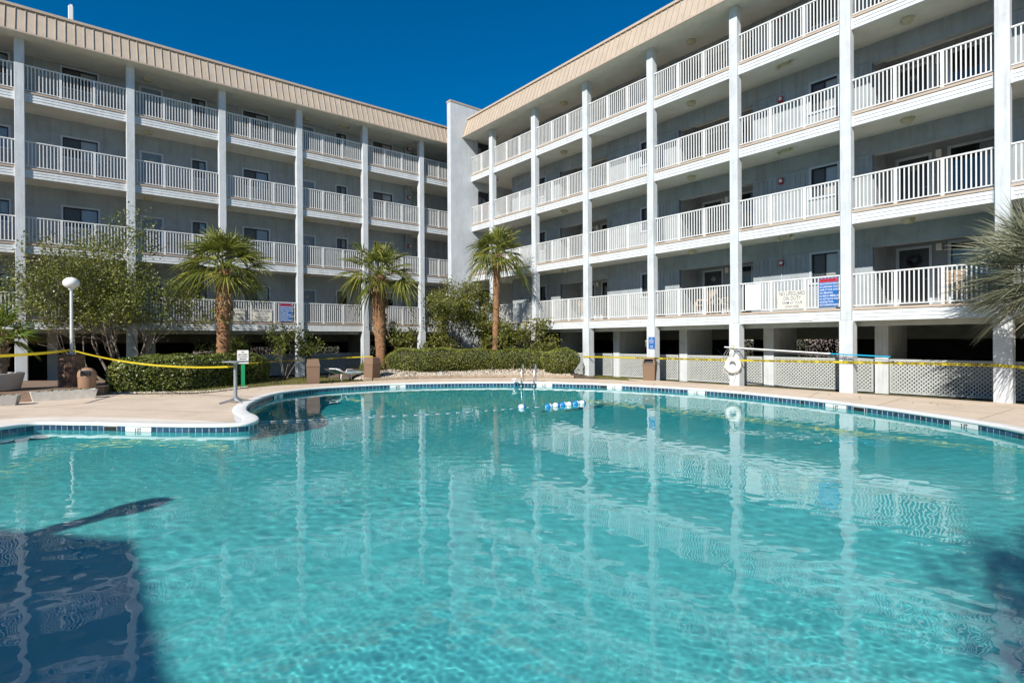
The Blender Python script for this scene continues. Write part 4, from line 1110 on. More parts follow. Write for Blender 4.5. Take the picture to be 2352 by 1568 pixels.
# table, sign post
tbv = empty('table', (-7.52, 14.8, 0), R(20)); tag(tbv, 'tall grey metal pedestal table with round top on the deck point', 'table')
m = MB(); m.lathe([(.33, 1.105), (.335, 1.112), (.335, 1.128), (.33, 1.135)], 36); m.build('table_top', 'galv', tbv)
m = MB(); m.tube([(0, 0, .06), (0, 0, 1.1)], [.05, .042], 14); m.lathe([(.085, 1.07), (.10, 1.1)], 14); m.build('pedestal', 'galv', tbv, smooth='auto')
for k in range(4):
    m = MB(); a = k*math.pi/2+.5; c, s = math.cos(a), math.sin(a)
    m.tube([(c*.03, s*.03, .11), (c*.16, s*.16, .07), (c*.42, s*.42, .02)], [.05, .035, .022], 8); m.build('leg', 'galv', tbv)
gs = empty('sign_post', (-10.08, 20.4, -.02), R(26)); tag(gs, 'white notice about glass bottles on a green post in front of the left hedge', 'sign')
m = MB(); m.box(-.065, .065, -.03, .03, -.1, .92); m.build('post', 'green', gs)
m = MB(); m.box(-.19, .19, -.045, -.031, .86, 1.36); bd = m.build('board', 'wboard', gs)
for tx, z, sz in (('No', 1.29, .075), ('glass bottles', 1.205, .068), ('or containers', 1.125, .064), ('allowed', 1.04, .085), ('in', .965, .05)): text(tx, sz, 'ink', bd, (0, -.047, z), bold=.0015, squeeze=.9)

# square brown bins
def bin_(label, x, y, rz, w, h, opening, lean=0):
    e = empty('trash_can', (x, y, -.01), rz); tag(e, label, 'trash can', 'square brown pebbled trash cans')
    if lean: e.rotation_euler = (0, lean, rz)
    a, b2 = w/2*.92, w/2
    m = MB(); z1 = h*.70
    P = lambda r, z: [(-r, -r, z), (r, -r, z), (r, r, z), (-r, r, z)]
    rings = [P(a, 0), P(b2, z1)]
    for q in range(1):
        for k in range(4): m.quad(rings[q][k], rings[q][(k+1) % 4], rings[q+1][(k+1) % 4], rings[q+1][k])
    m.quad(*rings[1]); m.build('bin', 'can', e, bevel=.015)
    m = MB(); c = b2*1.04
    R4 = [P(c, z1+.004), P(c, z1+.035), P(b2*.86, h*.97), P(b2*.82, h)]
    for q in range(3):
        for k in range(4):
            if opening and q == 1 and k == 0:
                A, B_, C_, D_ = [Vector(p) for p in (R4[1][0], R4[1][1], R4[2][1], R4[2][0])]
                lerp = lambda u, v_: A.lerp(B_, u).lerp(D_.lerp(C_, u), v_)
                us, vs = (0, .12, .88, 1), (0, .12, .88, 1)
                for i in range(3):
                    for j_ in range(3):
                        if i == 1 and j_ == 1: continue
                        m.quad(*[tuple(lerp(u, v_)) for u, v_ in ((us[i], vs[j_]), (us[i+1], vs[j_]), (us[i+1], vs[j_+1]), (us[i], vs[j_+1]))])
                hole = [tuple(lerp(u, v_)) for u, v_ in ((.12, .12), (.88, .12), (.88, .88), (.12, .88))]
            else: m.quad(R4[q][k], R4[q][(k+1) % 4], R4[q+1][(k+1) % 4], R4[q+1][k])
    m.quad(*R4[3]); m.quad(*R4[0][::-1]); hd = m.build('hood', 'can', e)
    if opening:
        m = MB(); dd2 = Vector((0, .14, 0))
        hv = [Vector(p) for p in hole]
        for k in range(4): m.quad(hv[k], hv[k]+dd2, hv[(k+1) % 4]+dd2, hv[(k+1) % 4])
        m.quad(*[p+dd2 for p in hv]); m.build('opening', 'black', hd)
    m = MB(); m.box(-c-.006, c+.006, -c-.006, c+.006, z1-.004, z1+.010); m.build('rim', 'can', e)
    return e
bin_('brown square trash can with plain front standing alone left of the lounge chair', -7.95, 21.75, R(21)+.0, .50, .96, False)
bin_('leaning brown square trash can with a cord round its rim against the long hedge', -5.97, 23.15, R(-28), .50, .98, False, R(3))
bin_('brown square trash can with open flap at the column with the small blue sign', 5.62, 22.2, R(-28)-.0, .50, .92, True)

# lounge chair
lo_ = empty('lounge_chair', (-7.02, 22.95, -.02), R(67)); tag(lo_, 'white framed lounge chair with blue sling on the grass between two bins', 'lounge chair')
def rail_lounge(y):
    return [(-.92, y, .56), (-.45, y, .39), (-.28, y, .33), (.55, y, .33), (.90, y, .335)]
m = MB()
for y in (-.31, .31): m.tube(rail_lounge(y), .03, 8)
m.tube([(-.92, -.31, .56), (-.92, .31, .56)], .022, 8); m.tube([(.90, -.31, .335), (.90, .31, .335)], .022, 8)
m.build('frame', 'white', lo_, smooth=True)
for y in (-.31, .31):
    for x in (-.62, .0, .62):
        l = MB(); l.tube([(x, y, .35), (x-.03, y, .16), (x+.05, y, 0)], .019, 7); l.build('leg', 'white', lo_, smooth=True)
    l = MB(); l.tube([(-.4, y*1.05, .35), (-.30, y*1.05, .50), (.05, y*1.05, .50), (.2, y*1.05, .34)], .018, 7); l.build('armrest', 'white', lo_, smooth=True)
m = MB(); pts = rail_lounge(0)
for k in range(4): m.prism([(-.29, 0), (.29, 0), (.29, .008), (-.29, .008)], 0, 0) if False else m.quad((pts[k][0], -.295, pts[k][2]+.012), (pts[k][0], .295, pts[k][2]+.012), (pts[k+1][0], .295, pts[k+1][2]+.012), (pts[k+1][0], -.295, pts[k+1][2]+.012))
sl = m.build('sling', 'sling', lo_); sm = sl.modifiers.new('t', 'SOLIDIFY'); sm.thickness = .006

# ------------------------------------------------------------------ right side: lattice, life ring, poles, tape
def lattice(w, s0, s1, z0, z1, d, label):
    e = empty('lattice_panel', wpt(w, s0, d, 0), ANG[w]); tag(e, label, 'lattice', 'lattice panels round the parking level')
    L = s1-s0; m = MB(); pitch = .118; wd = .044
    f = MB(); f.box(0, L, -.02, .02, z1-.07, z1); f.box(0, L, -.02, .02, z0, z0+.05); f.box(0, .05, -.02, .02, z0+.05, z1-.07); f.box(L-.05, L, -.02, .02, z0+.05, z1-.07)
    f.build('frame', 'lattice', e)
    a0, a1, b0, b1 = .05, L-.05, z0+.05, z1-.07; H = b1-b0
    for sgn, y in ((1, -.008), (-1, .004)):
        c = -H
        while c < (a1-a0)+H:
            # diagonal line x = c + sgn-run, clipped to the frame
            if sgn > 0: p = [(c, 0), (c+H, H)]
            else: p = [(c+H, 0), (c, H)]
            (xa, za), (xb, zb) = p
            dx = xb-xa
            t0, t1 = 0., 1.
            lo, hi = 0, a1-a0
            ta, tb_ = (lo-xa)/dx, (hi-xa)/dx
            if ta > tb_: ta, tb_ = tb_, ta
            t0, t1 = max(t0, ta), min(t1, tb_)
            if t1-t0 > .03:
                m.bar((a0+xa+dx*t0, y, b0+H*t0), (a0+xa+dx*t1, y, b0+H*t1), wd, .008, (0, 1, 0))
            c += pitch
    m.build('slats', 'lattice', e)
M['lattice'] = surf('lattice_paint', (.45, .47, .455), .7, .07, 4.)
lat = [(3.9, 7.45, 'lattice panel behind the round bush at the end of the hedge'), (7.92, 11.05, 'lattice panel partly behind the brown bin with the open flap'), (11.5, 14.65, 'lattice panel just left of the life ring'),
       (15.1, 18.25, 'lattice panel behind the rescue poles, right of the life ring'), (18.7, 21.85, 'lattice panel half in the shadow of the silvery palm'), (22.3, 25.4, 'lattice panel behind the silvery palm trunk')]
for a, b2, lb in lat: lattice('R', a, b2, -.06, 1.0, 1.42, lb)
for a, b2, lb in [(5.0, 7.6, 'shaded lattice panel behind the left hedge'), (8.1, 10.9, 'shaded lattice panel behind the plain brown bin'), (11.6, 14.4, 'shaded lattice panel behind the lounge chair')]: lattice('L', a, b2, -.1, 1.0, 1.4, lb)

lr = empty('life_ring', wpt('R', 4*BR, -.17, 1.0), ANG['R']); lr.location.z = 0
tag(lr, 'white life ring with coiled rope hanging on a column by the shallow end', 'life ring')
zc = (784-847)/F*18.9+HC+.02
m = MB(); n = 40
m.tube([(.21*math.cos(2*math.pi*i/n), -.09, zc+.21*math.sin(2*math.pi*i/n)) for i in range(n+1)], .082, 14, cap=False); m.build('ring', 'ring', lr, smooth=True)
m = MB()
for k in range(5):
    o = rnd.uniform(-.03, .03)
    m.tube([(o-.03, -.1, zc+.62), (o-.10+.02*k, -.12, zc+.42), (o-.05+.03*k, -.14, zc+.26), (o+.06-.01*k, -.13, zc+.38), (o+.03, -.1, zc+.60)], .009, 5)
pts = [(.30*math.cos(a), -.09+.02*math.sin(3*a), zc+.30*math.sin(a)) for a in np.linspace(0.3, 2*math.pi+.3, 30)]
m.tube(pts, .008, 5); m.tube([(-.3, -.1, zc-.02), (-.36, -.1, zc-.22), (-.2, -.1, zc-.30), (-.12, -.1, zc-.5)], .008, 5); m.tube([(.1, -.1, zc-.3), (.05, -.1, zc-.52), (-.02, -.1, zc-.62)], .008, 5)
m.build('rope', 'rope', lr, smooth=True)
m = MB(); m.box(-.03, .03, -.14, -.0, zc+.58, zc+.68); m.build('hook', 'tape', lr)

# brackets and rescue poles hung across two columns
def onR(px, py, d):
    """point on the plane d metres behind the right facade line seen at a pixel"""
    a = px-1176; b = 784-py
    u = (CR*a+SR*b)/F; w = (-SR*a+CR*b)/F; dr = (u, CP-SP*w, SP+CP*w)
    n = (-TL[0], -TL[1]); o = (R0[0]-n[0]*d, R0[1]-n[1]*d)
    k = (o[0]*n[0]+o[1]*n[1])/(dr[0]*n[0]+dr[1]*n[1]); return Vector((dr[0]*k, dr[1]*k, HC+dr[2]*k))
def onL(px, py, d):
    a = px-1176; b = 784-py
    u = (CR*a+SR*b)/F; w = (-SR*a+CR*b)/F; dr = (u, CP-SP*w, SP+CP*w)
    n = (TL[1], -TL[0]); o = (L0[0]-n[0]*d, L0[1]-n[1]*d)
    k = (o[0]*n[0]+o[1]*n[1])/(dr[0]*n[0]+dr[1]*n[1]); return Vector((dr[0]*k, dr[1]*k, HC+dr[2]*k))
D = 2352/3901
zp = lambda x, y, ox, oy, sc: ((ox+x/sc)*D, (oy+y/sc)*D)
A = onR(*zp(205, 755, 2700, 1100, 3.408), -.34); Bm = onR(*zp(1580, 842, 2700, 1100, 3.408), -.34); C = onR(*zp(535, 725, 3201, 1100, 2.8), -.34)
rp = empty('rescue_pole', A); tag(rp, 'straight pool pole, half white and half blue, hung across two columns', 'pool pole')
m = MB(); m.tube([(0, 0, 0), Bm-A], .021, 8); m.build('shaft', 'polew', rp, smooth='auto')
m = MB(); m.tube([Bm-A, C-A], .019, 8); m.build('grip', 'poleb', rp, smooth='auto')
A2 = onR(*zp(450, 783, 2700, 1100, 3.408), -.26); C2 = onR(*zp(575, 766, 3201, 1100, 2.8), -.26)
rc = empty('rescue_hook', A2); tag(rc, 'grey shepherd crook rescue pole hung below the blue and white pole', 'pool pole')
m = MB(); m.tube([(0, 0, 0), C2-A2], .016, 8); m.build('shaft', 'galv', rc, smooth='auto')
m = MB(); t = Vector((-TR[0], -TR[1], 0)); hk = [(0, 0), (.25, .03), (.45, .04), (.62, -.03), (.72, -.18), (.75, -.36)]
m.tube([Vector((t.x*a, t.y*a, b2)) for a, b2 in hk], .011, 7); m.tube([Vector((t.x*a*.9, t.y*a*.9-.03, b2-.02)) for a, b2 in hk], .011, 7); m.build('crook', 'galv', rc, smooth=True)
for s in (4*BR+.1, 5*BR+.02):
    f_ = ((Vector((wpt('R', s, -.3))-A).xy.dot((C-A).xy))/((C-A).xy.length_squared)); zz = A.z+(C.z-A.z)*f_
    e = empty('pole_bracket', wpt('R', s, -.168, 0), ANG['R']); tag(e, 'thin metal bracket holding the pool poles on the column ' + ('with the life ring' if s < 16 else 'right of the life ring'), 'bracket', 'brackets for the pool poles')
    m = MB(); m.tube([(0, .0, zz-.05), (0, -.12, zz-.10), (0, -.2, zz-.12), (0, -.23, zz+.06)], .009, 6); m.tube([(.12, .0, zz-.30), (.05, -.1, zz-.12), (0, -.12, zz-.1)], .009, 6); m.build('arm', 'galv', e, smooth=True)

def tape(label, pts, w=.075, sag=.0, words=(), facing=None):
    pts = [Vector(p) for p in pts]
    e = empty('caution_tape', pts[0]); tag(e, label, 'tape', 'yellow caution tape strung round the deck')
    V = []; Fq = []; path = []
    for a, b2 in zip(pts, pts[1:]):
        n = max(6, int((b2-a).length/.25))
        for i in range(n+1):
            t = i/n; p = a.lerp(b2, t); p.z -= sag*4*t*(1-t)*(b2-a).length**.5; path.append(p)
    for i, p in enumerate(path):
        tw_ = .22*math.sin(i*.35)
        d = (path[min(i+1, len(path)-1)]-path[max(i-1, 0)]).normalized(); s = d.cross(Vector((0, 0, 1))).normalized()
        q = Vector((0, 0, 1))*math.cos(tw_)+s*math.sin(tw_)
        V += [tuple(p-pts[0]-q*w/2), tuple(p-pts[0]+q*w/2)]
    for i in range(len(path)-1): a = 2*i; Fq.append((a, a+2, a+3, a+1))
    npmesh('ribbon', V, Fq, 'tape', e)
    for (i, f) in words:
        a, b2 = pts[i], pts[i+1]; p = a.lerp(b2, f); p.z -= sag*4*f*(1-f)*(b2-a).length**.5; d = b2-a
        nn = Vector((d.y, -d.x, 0)).normalized()
        o = text('WET PAINT', .062, 'ink', e, p-pts[0]+nn*.02, R(90), math.atan2(d.y, d.x), .0008, squeeze=1.25, mirror=True, bold=.001)
        o.rotation_euler = (R(90), math.pi*0, math.atan2(d.y, d.x))
lampp = Vector((-14.06, 17.34, 0))
zl = lambda x, y: zp(x, y, 0, 1100, 2.613)
zz_ = atY(*zl(720, 610), 17.34).z
tape('yellow tape running from the lamp post out past the potted palm', [Vector((-14.06, 17.34, zz_)), atY(*zl(-60, 670), 13.2)], .07, .012)
tcol = Vector((-7.52, 14.74, atY(*zp(515, 772, 700, 1100, 2.613), 14.74).z))
tape('yellow tape sagging from the lamp post to the table pedestal', [Vector((-14.0, 17.34, zz_)), tcol], .05, .075)
P0 = atY(*zp(575, 745, 700, 1100, 2.613), 20.36); P1 = onL(*zp(1150, 708, 700, 1100, 2.613), -.2); P2 = Vector((*at(838, 875).xy, 0)); P2 = atY(*zp(1880, 672, 700, 1100, 2.613), 25.2)
tape('yellow tape from the green sign post past a left wing column to the hedge', [P0, P1, P2], .05, .0)
Q = [onR(*zp(340, 722, 2100, 1100, 2.8), -.19), onR(*zp(1118, 741, 2100, 1100, 2.8), -.19), onR(*zp(2010, 763, 2100, 1100, 2.8), -.19)]
tape('yellow tape stretched from the bush to the column with the life ring', Q, .072, .0, [(1, .15), (1, .3), (1, .45), (1, .6), (1, .75), (0, .8)])
Q = [Q[-1]+Vector((0, 0, 0.001)), onR(*zp(1850, 952, 2700, 1100, 3.408), -.19), onR(*zp(1680, 815, 3201, 1100, 2.8), -.2), onR(*zp(1960, 838, 3201, 1100, 2.8), -.2)]
tape('yellow tape from the life ring column to the silvery palm', Q, .072, .0, [(0, .2), (0, .35), (0, .5), (0, .65), (0, .8), (1, .15), (1, .3), (1, .45), (1, .6), (1, .75), (1, .9)])

# ------------------------------------------------------------------ notices on the railings
def sign(w, s0, s1, z0, z1, d, board, lines, label, ink, extra=None, group=None):
    cx = (s0+s1)/2
    e = empty('notice_sign', wpt(w, cx, d, (z0+z1)/2), ANG[w]); tag(e, label, 'sign', group)
    hw, hh = (s1-s0)/2, (z1-z0)/2
    m = MB(); m.box(-hw, hw, -.006, .006, -hh, hh); b = m.build('board', board, e, bevel=.004)
    for body, sz, z, al, sq in lines:
        text(body, sz, ink, b, (0 if al == 'CENTER' else -hw+.025, -.0075, z), align=al, squeeze=sq, bold=.001 if sz > .12 else .0005, ext=.0008)
    return e, b, hw, hh
rules = ['SHALLOW WATER, NO DIVING ALLOWED', 'NO LIFEGUARD ON DUTY', 'SWIM AT YOUR OWN RISK', 'NO SMOKING', 'NO BEACH UMBRELLAS', 'DO NOT BLOCK WALKWAY', 'AROUND POOL', 'ADULT SUPERVISION REQUIRED']
sqz = [.42, .62, .62, .72, .62, .62, .66, .47]
for w, s0, s1, lb in (('L', 9.57, 10.17, 'blue pool rules board with red heading on the left wing railing'), ('R', 17.19, 17.75, 'blue pool rules board with red heading on the right wing railing')):
    ln = [(t, .085, .27-.095*i, 'LEFT', q) for i, (t, q) in enumerate(zip(rules, sqz))]
    e, b, hw, hh = sign(w, s0, s1, Z0+.47, Z0+1.37, -.015, 'bluebd', ln, lb, 'wboard', group='pool notices on the railings')
    m = MB(); m.box(-hw+.02, hw-.02, -.0078, -.0062, hh-.125, hh-.02); r_ = m.build('heading', 'redbd', b); text('POOL RULES', .085, 'ink', r_, (0, -.0095, hh-.072), bold=.002, squeeze=.9)
for w, s0, s1, bd_, lb in (('L', 8.33, 9.21, 'cream', 'weathered cream no lifeguard notice on the left wing railing'), ('R', 15.92, 16.81, 'cream2', 'white no lifeguard notice on the right wing railing')):
    sign(w, s0, s1, Z0+.45, Z0+1.05, -.015, bd_, [('NO LIFEGUARD', .19, .205, 'CENTER', .62), ('ON DUTY', .19, .045, 'CENTER', .66), ('SWIM AT YOUR', .14, -.10, 'CENTER', .66), ('OWN RISK', .14, -.225, 'CENTER', .66)], lb, 'blueink', group='pool notices on the railings')
sign('L', 7.35, 7.99, Z0+.45, Z0+1.04, -.015, 'cream', [('SHALLOW WATER', .10, .20, 'CENTER', .75), ('NO DIVING', .17, .03, 'CENTER', .68), ('ALLOWED', .17, -.17, 'CENTER', .70)], 'weathered cream no diving notice beside the big palm trunk', 'blueink', group='pool notices on the railings')
e, b, hw, hh = sign('R', 14.76, 15.32, Z0+.47, Z0+1.37, -.015, 'wboard', [('POOL RULES', .07, .37, 'CENTER', .85)], 'plain white board with faded lines at the left end of the railing', 'greyink', group='pool notices on the railings')
m = MB()
for i in range(13): m.box(-hw+.03, hw-.03-.1*(i % 3 == 2), -.0072, -.0062, hh-.18-.053*i, hh-.176-.053*i)
m.build('faded_lines', 'greyink', b)
for w, s0, s1, lb in (('L', 8.46, 8.88, 'small white supervision notice on the left wing fascia'), ('R', 16.61, 17.02, 'small white supervision notice on the right wing fascia')):
    sign(w, s0, s1, Z0+.05, Z0+.295, -.064, 'wboard', [('ADULT', .06, .075, 'CENTER', .8), ('SUPERVISION', .06, 0, 'CENTER', .8), ('REQUIRED', .06, -.075, 'CENTER', .8)], lb, 'greyink', group='supervision notices')
sign('R', 10.72, 11.02-.0, 1.27, 1.75, -.172, 'bluebd', [('NO', .07, .17, 'CENTER', .9), ('LIFEGUARD', .06, .09, 'CENTER', .75), ('ON DUTY', .06, .015, 'CENTER', .75), ('SWIM AT', .045, -.12, 'CENTER', .75), ('OWN RISK', .045, -.18, 'CENTER', .75)], 'small blue notice high on the column behind the open flap bin', 'wboard')
ns = empty('warning_sign', atY(*zp(572, 140, 1700, 1280, 3.92), 28.2), R(25)); tag(ns, 'small white sign with a red disc among the shrubs at the foot of the tower', 'sign')
m = MB(); m.box(-.14, .14, -.005, .005, -.28, .28); b = m.build('board', 'wboard', ns)
m = MB(); m.v = []; 
m.lathe([(.11, 0), (.11, .004)], 20); o = m.build('disc', 'redbd', b); o.rotation_euler = (R(90), 0, 0); o.location = (0, -.006, .03)
m = MB(); m.box(-.075, .075, -.0125, -.0105, .015, .045); m.build('bar', 'wboard', b)
m = MB(); m.tube([(0, .02, -1.3), (0, .02, .25)], .018, 6); m.build('post', 'galv', ns)

# ------------------------------------------------------------------ lane rope with floats, ladder, small things
zr = lambda x, y: zp(x, y, 1680, 1440, 2.673)
ra = at(*zr(-260, 395), WZ); rb = at(*zr(2120, 203), WZ)
f0 = at(*zr(825, 300), WZ+.01)
lane = empty('lane_rope', (f0.x, f0.y, WZ)); tag(lane, 'blue and white float line across the pool between shallow and deep water', 'float line')
o0 = Vector((f0.x, f0.y, WZ))
mids = [zr(0, 362), zr(400, 335), zr(700, 312), zr(825, 298), zr(900, 296), zr(1060, 290), zr(1280, 268), zr(1480, 253), zr(1800, 230), zr(2120, 205)]
rpts = [at(x, y, WZ+.006) for x, y in mids]
e0 = onpool(pool_t(593, 962), 0)[0]
rpts = [Vector((e0[0], e0[1], WZ+.02))]+rpts
dend = (rpts[-1]-rpts[-2]).normalized()
rpts.append(rpts[-1]+dend*1.2)
m = MB(); acc = 0
for a, b2 in zip(rpts, rpts[1:]):
    L_ = (b2-a).length; n = max(1, round(L_/.13))
    for i in range(n):
        m.mi = acc % 2; acc += 1
        m.tube([a.lerp(b2, i/n)-o0, a.lerp(b2, (i+1)/n)-o0], .0055 if m.mi == 0 else .0025, 6)
m.build('rope', ['rope', 'float_b'], lane, smooth=True)
# a darker twist along the rope
def flt(p, d, i, flip):
    fm = MB(); ln = .112; rr_ = .076
    prof = [(rr_*math.sqrt(max(0, 1-(abs(t)**2.6))), ln*t) for t in np.linspace(-.98, .98, 15)]
    fm.lathe(prof, 18)
    lo = len(prof)
    o = fm.build('float', ['float_w', 'float_b'], lane, smooth=True)
    mi = [1 if ((k//18) < 7) == flip else 0 for k in range(len(o.data.polygons))]
    o.data.polygons.foreach_set('material_index', mi)
    o.location = p-o0+Vector((0, 0, .012)); o.rotation_euler = d.to_track_quat('Z', 'Y').to_euler()
fx = [825, 1097, 1172, 1247, 1307, 1377, 1440]; fy = [298, 292, 282, 275, 272, 262, 256]
dline = (at(*zr(1440, 256), WZ)-at(*zr(1097, 292), WZ)).normalized()
for i, (x, y) in enumerate(zip(fx, fy)): flt(at(*zr(x, y), WZ+.012), dline, i, i in (1, 3, 5))

ld = empty('pool_ladder', (0, 0, 0)); t = pool_t(1215, 881); p, n = onpool(t, 0); ld.location = (p[0], p[1], 0); ld.rotation_euler = (0, 0, math.atan2(n[1], n[0])-math.pi/2)
tag(ld, 'stainless steel pool ladder at the deep end beside an 8 FT marker', 'ladder')
for x in (-.25, .25):
    m = MB(); pts = [(x, .48, 0), (x, .48, .35), (x, .46, .55), (x, .38, .68), (x, .26, .72), (x, .12, .64), (x, .0, .40), (x, -.09, .05), (x, -.12, -.3), (x, -.12, -1.2)]
    pts2 = []
    for i in range(len(pts)-1):
        for q in range(4): pts2.append(Vector(pts[i]).lerp(Vector(pts[i+1]), q/4))
    pts2.append(Vector(pts[-1]))
    for _ in range(4): pts2 = [pts2[0]]+[(pts2[i-1]+pts2[i]*2+pts2[i+1])/4 for i in range(1, len(pts2)-1)]+[pts2[-1]]
    m.tube(pts2, .024, 10); m.lathe([(.05, 0.001), (.05, .012), (.03, .02)], 14, (x, .48, 0)); m.build('rail', 'steel', ld, smooth=True)
    b = MB(); b.lathe([(.026, -.05), (.036, -.04), (.036, .02), (.026, .03)], 10, (x, -.105, -.14)); b.build('bumper', 'white', ld)
for z in (-.45, -.75, -1.05):
    m = MB(); m.box(-.23, .23, -.16, -.08, z, z+.03); m.build('step', 'white', ld)
ra_ = empty('rope_anchor', at(1181, 877.5, .03)); tag(ra_, 'small white rope anchor on the coping left of the ladder', 'anchor')
m = MB(); m.lathe([(.05, 0), (.05, .03), (.02, .05), (.02, .10)], 12); m.build('base', 'white', ra_)
m = MB(); m.tube([(-.09, 0, .10), (-.02, 0, .13), (.05, 0, .12), (.10, 0, .06)], .026, 8); m.build('cleat', 'white', ra_, smooth=True)
gl = empty('garden_light', at(1011, 866.5, .02)+Vector((0, .4, .03))); tag(gl, 'little white ground spotlight among the pebbles under the long hedge', 'light')
m = MB(); m.box(-.05, .05, -.05, .05, 0, .18); m.build('body', 'white', gl, bevel=.01)
m = MB(); m.lathe([(.06, .182), (.08, .20), (.03, .23)], 10); m.build('cap', 'galv', gl)
m = MB(); 
for z in (.05, .09, .13): m.box(-.04, .04, -.054, -.051, z, z+.015)
m.build('louvre', 'black', gl)

# chairs on the first gallery of the right wing
def chair(loc, rz, label):
    e = empty('patio_chair', loc, rz); tag(e, label, 'chair', 'wooden chairs on the first gallery')
    m = MB(); m.box(-.25, .25, -.24, .24, .40, .43); m.build('seat', 'wood', e)
    m = MB()
    for k in range(5): m.box(-.22+k*.10, -.16+k*.10, .22, .25, .44, .92)
    m.box(-.25, .25, .215, .255, .92, .97); m.build('backrest', 'wood', e)
    for x in (-.24, .24):
        for y in (-.22, .23):
            l = MB(); l.box(x-.025, x+.025, y-.025, y+.025, 0, .40 if y > 0 else .62); l.build('leg', 'wood', e)
        a = MB(); a.box(x-.035, x+.035, -.26, .22, .621, .645); a.build('armrest', 'wood', e)
    return e
zf0 = Z0+.388
c0 = chair(wpt('R', 13.3, .75, zf0), ANG['R']+R(150), 'pale wooden chair behind the railing left of the white notice board')
def chair_copy(s, d, rz, label):
    c = copy_tree(c0); c.location = wpt('R', s, d, zf0); c.rotation_euler = (0, 0, ANG['R']+rz); c['label'] = label
chair_copy(12.45, .95, R(-60), 'pale wooden chair turned sideways in the alcove beside the dark door')
chair_copy(6.3, .8, R(100), 'pale wooden chair behind the railing above the round bush')
chair_copy(20.6, .85, R(160), 'pale wooden chair behind the railing next to the silvery palm')

# ------------------------------------------------------------------ beyond the parking level: shrubs and a pale house
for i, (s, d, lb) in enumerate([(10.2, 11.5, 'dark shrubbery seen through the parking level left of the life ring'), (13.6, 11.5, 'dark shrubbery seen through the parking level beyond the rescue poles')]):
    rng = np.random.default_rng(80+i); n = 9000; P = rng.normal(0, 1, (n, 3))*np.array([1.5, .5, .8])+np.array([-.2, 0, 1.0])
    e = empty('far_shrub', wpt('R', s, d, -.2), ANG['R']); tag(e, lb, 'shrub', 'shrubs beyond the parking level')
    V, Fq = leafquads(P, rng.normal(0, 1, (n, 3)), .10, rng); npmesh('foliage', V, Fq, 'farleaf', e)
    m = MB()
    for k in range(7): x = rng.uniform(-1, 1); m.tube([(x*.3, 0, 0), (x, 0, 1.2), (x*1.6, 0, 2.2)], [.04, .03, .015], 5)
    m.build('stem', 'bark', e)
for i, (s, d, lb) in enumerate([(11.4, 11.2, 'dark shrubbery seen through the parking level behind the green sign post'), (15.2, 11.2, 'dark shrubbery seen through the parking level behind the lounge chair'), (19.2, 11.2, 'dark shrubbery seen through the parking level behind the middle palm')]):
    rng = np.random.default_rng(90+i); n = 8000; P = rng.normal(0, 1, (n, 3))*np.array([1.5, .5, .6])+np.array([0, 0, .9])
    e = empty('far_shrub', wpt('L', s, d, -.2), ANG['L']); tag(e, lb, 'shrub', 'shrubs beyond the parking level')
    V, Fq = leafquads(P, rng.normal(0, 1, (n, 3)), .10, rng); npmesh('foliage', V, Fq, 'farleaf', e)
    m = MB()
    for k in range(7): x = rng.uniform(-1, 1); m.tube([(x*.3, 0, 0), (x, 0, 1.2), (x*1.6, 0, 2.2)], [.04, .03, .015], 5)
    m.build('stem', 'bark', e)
for w, s0, s1, lb in (('R', 2, 20, 'pale pinkish house wall glimpsed through the right parking level'), ('L', -2, 24, 'pale pinkish house wall glimpsed through the left parking level')):
    e = empty('house', wpt(w, s0, 36, -.2), ANG[w]); tag(e, lb, 'house')
    m = MB(); m.box(0, s1-s0, 0, 8, 0, 4.5); m.build('wall', 'house', e)
    m = MB(); m.prism([(-.5, 4.502), (8.5, 4.502), (4, 6.5)], -.4, s1-s0+.4); m.build('roof', 'roofcap', e)

def car(loc, rz, label, paint):
    e = empty('parked_car', loc, rz); tag(e, label, 'car', None)
    prof = [(-2.15, .35), (-2.2, .62), (-2.05, .86), (-1.15, .94), (-.45, 1.38), (.85, 1.40), (1.55, .98), (2.1, .90), (2.2, .6), (2.15, .35)]
    m = MB(); n = len(prof)
    for y0, y1, k in ((-.86, .86, 1),):
        m.prism([(0, 0)]*0 or [(p[0], p[1]) for p in prof], y0, y1)
    m.v = [(v_[1], v_[0], v_[2]) for v_ in m.v]; m.build('body', paint, e, bevel=.06)
    for y in (-.866, .866):
        g = MB(); g.quad((-.98, y, .98), (1.35, y, .98), (.78, y, 1.32), (-.40, y, 1.31)); g.build('side_window', 'glass', e)
    g = MB(); g.quad((-1.12, -.72, .985), (-1.12, .72, .985), (-.52, .66, 1.362), (-.52, -.66, 1.362)); g.build('windscreen', 'glass', e)
    for x in (-1.35, 1.35):
        for y in (-.8, .8):
            w_ = MB(); w_.tube([(x, y-.1, .32), (x, y+.1, .32)], .32, 18); wo = w_.build('wheel', 'black', e)
            h_ = MB(); h_.tube([(x, y-.105, .32), (x, y+.105, .32)], .18, 12); h_.build('rim', 'galv', wo)
    return e
M['carb'] = surf('blue_car_paint', (.02, .06, .16), .25, .03, 2., spec=.6)
car(wpt('R', 9.0, 5.6, -.185), ANG['R']+R(90), 'dark blue car parked under the right wing behind the life ring column', 'carb')

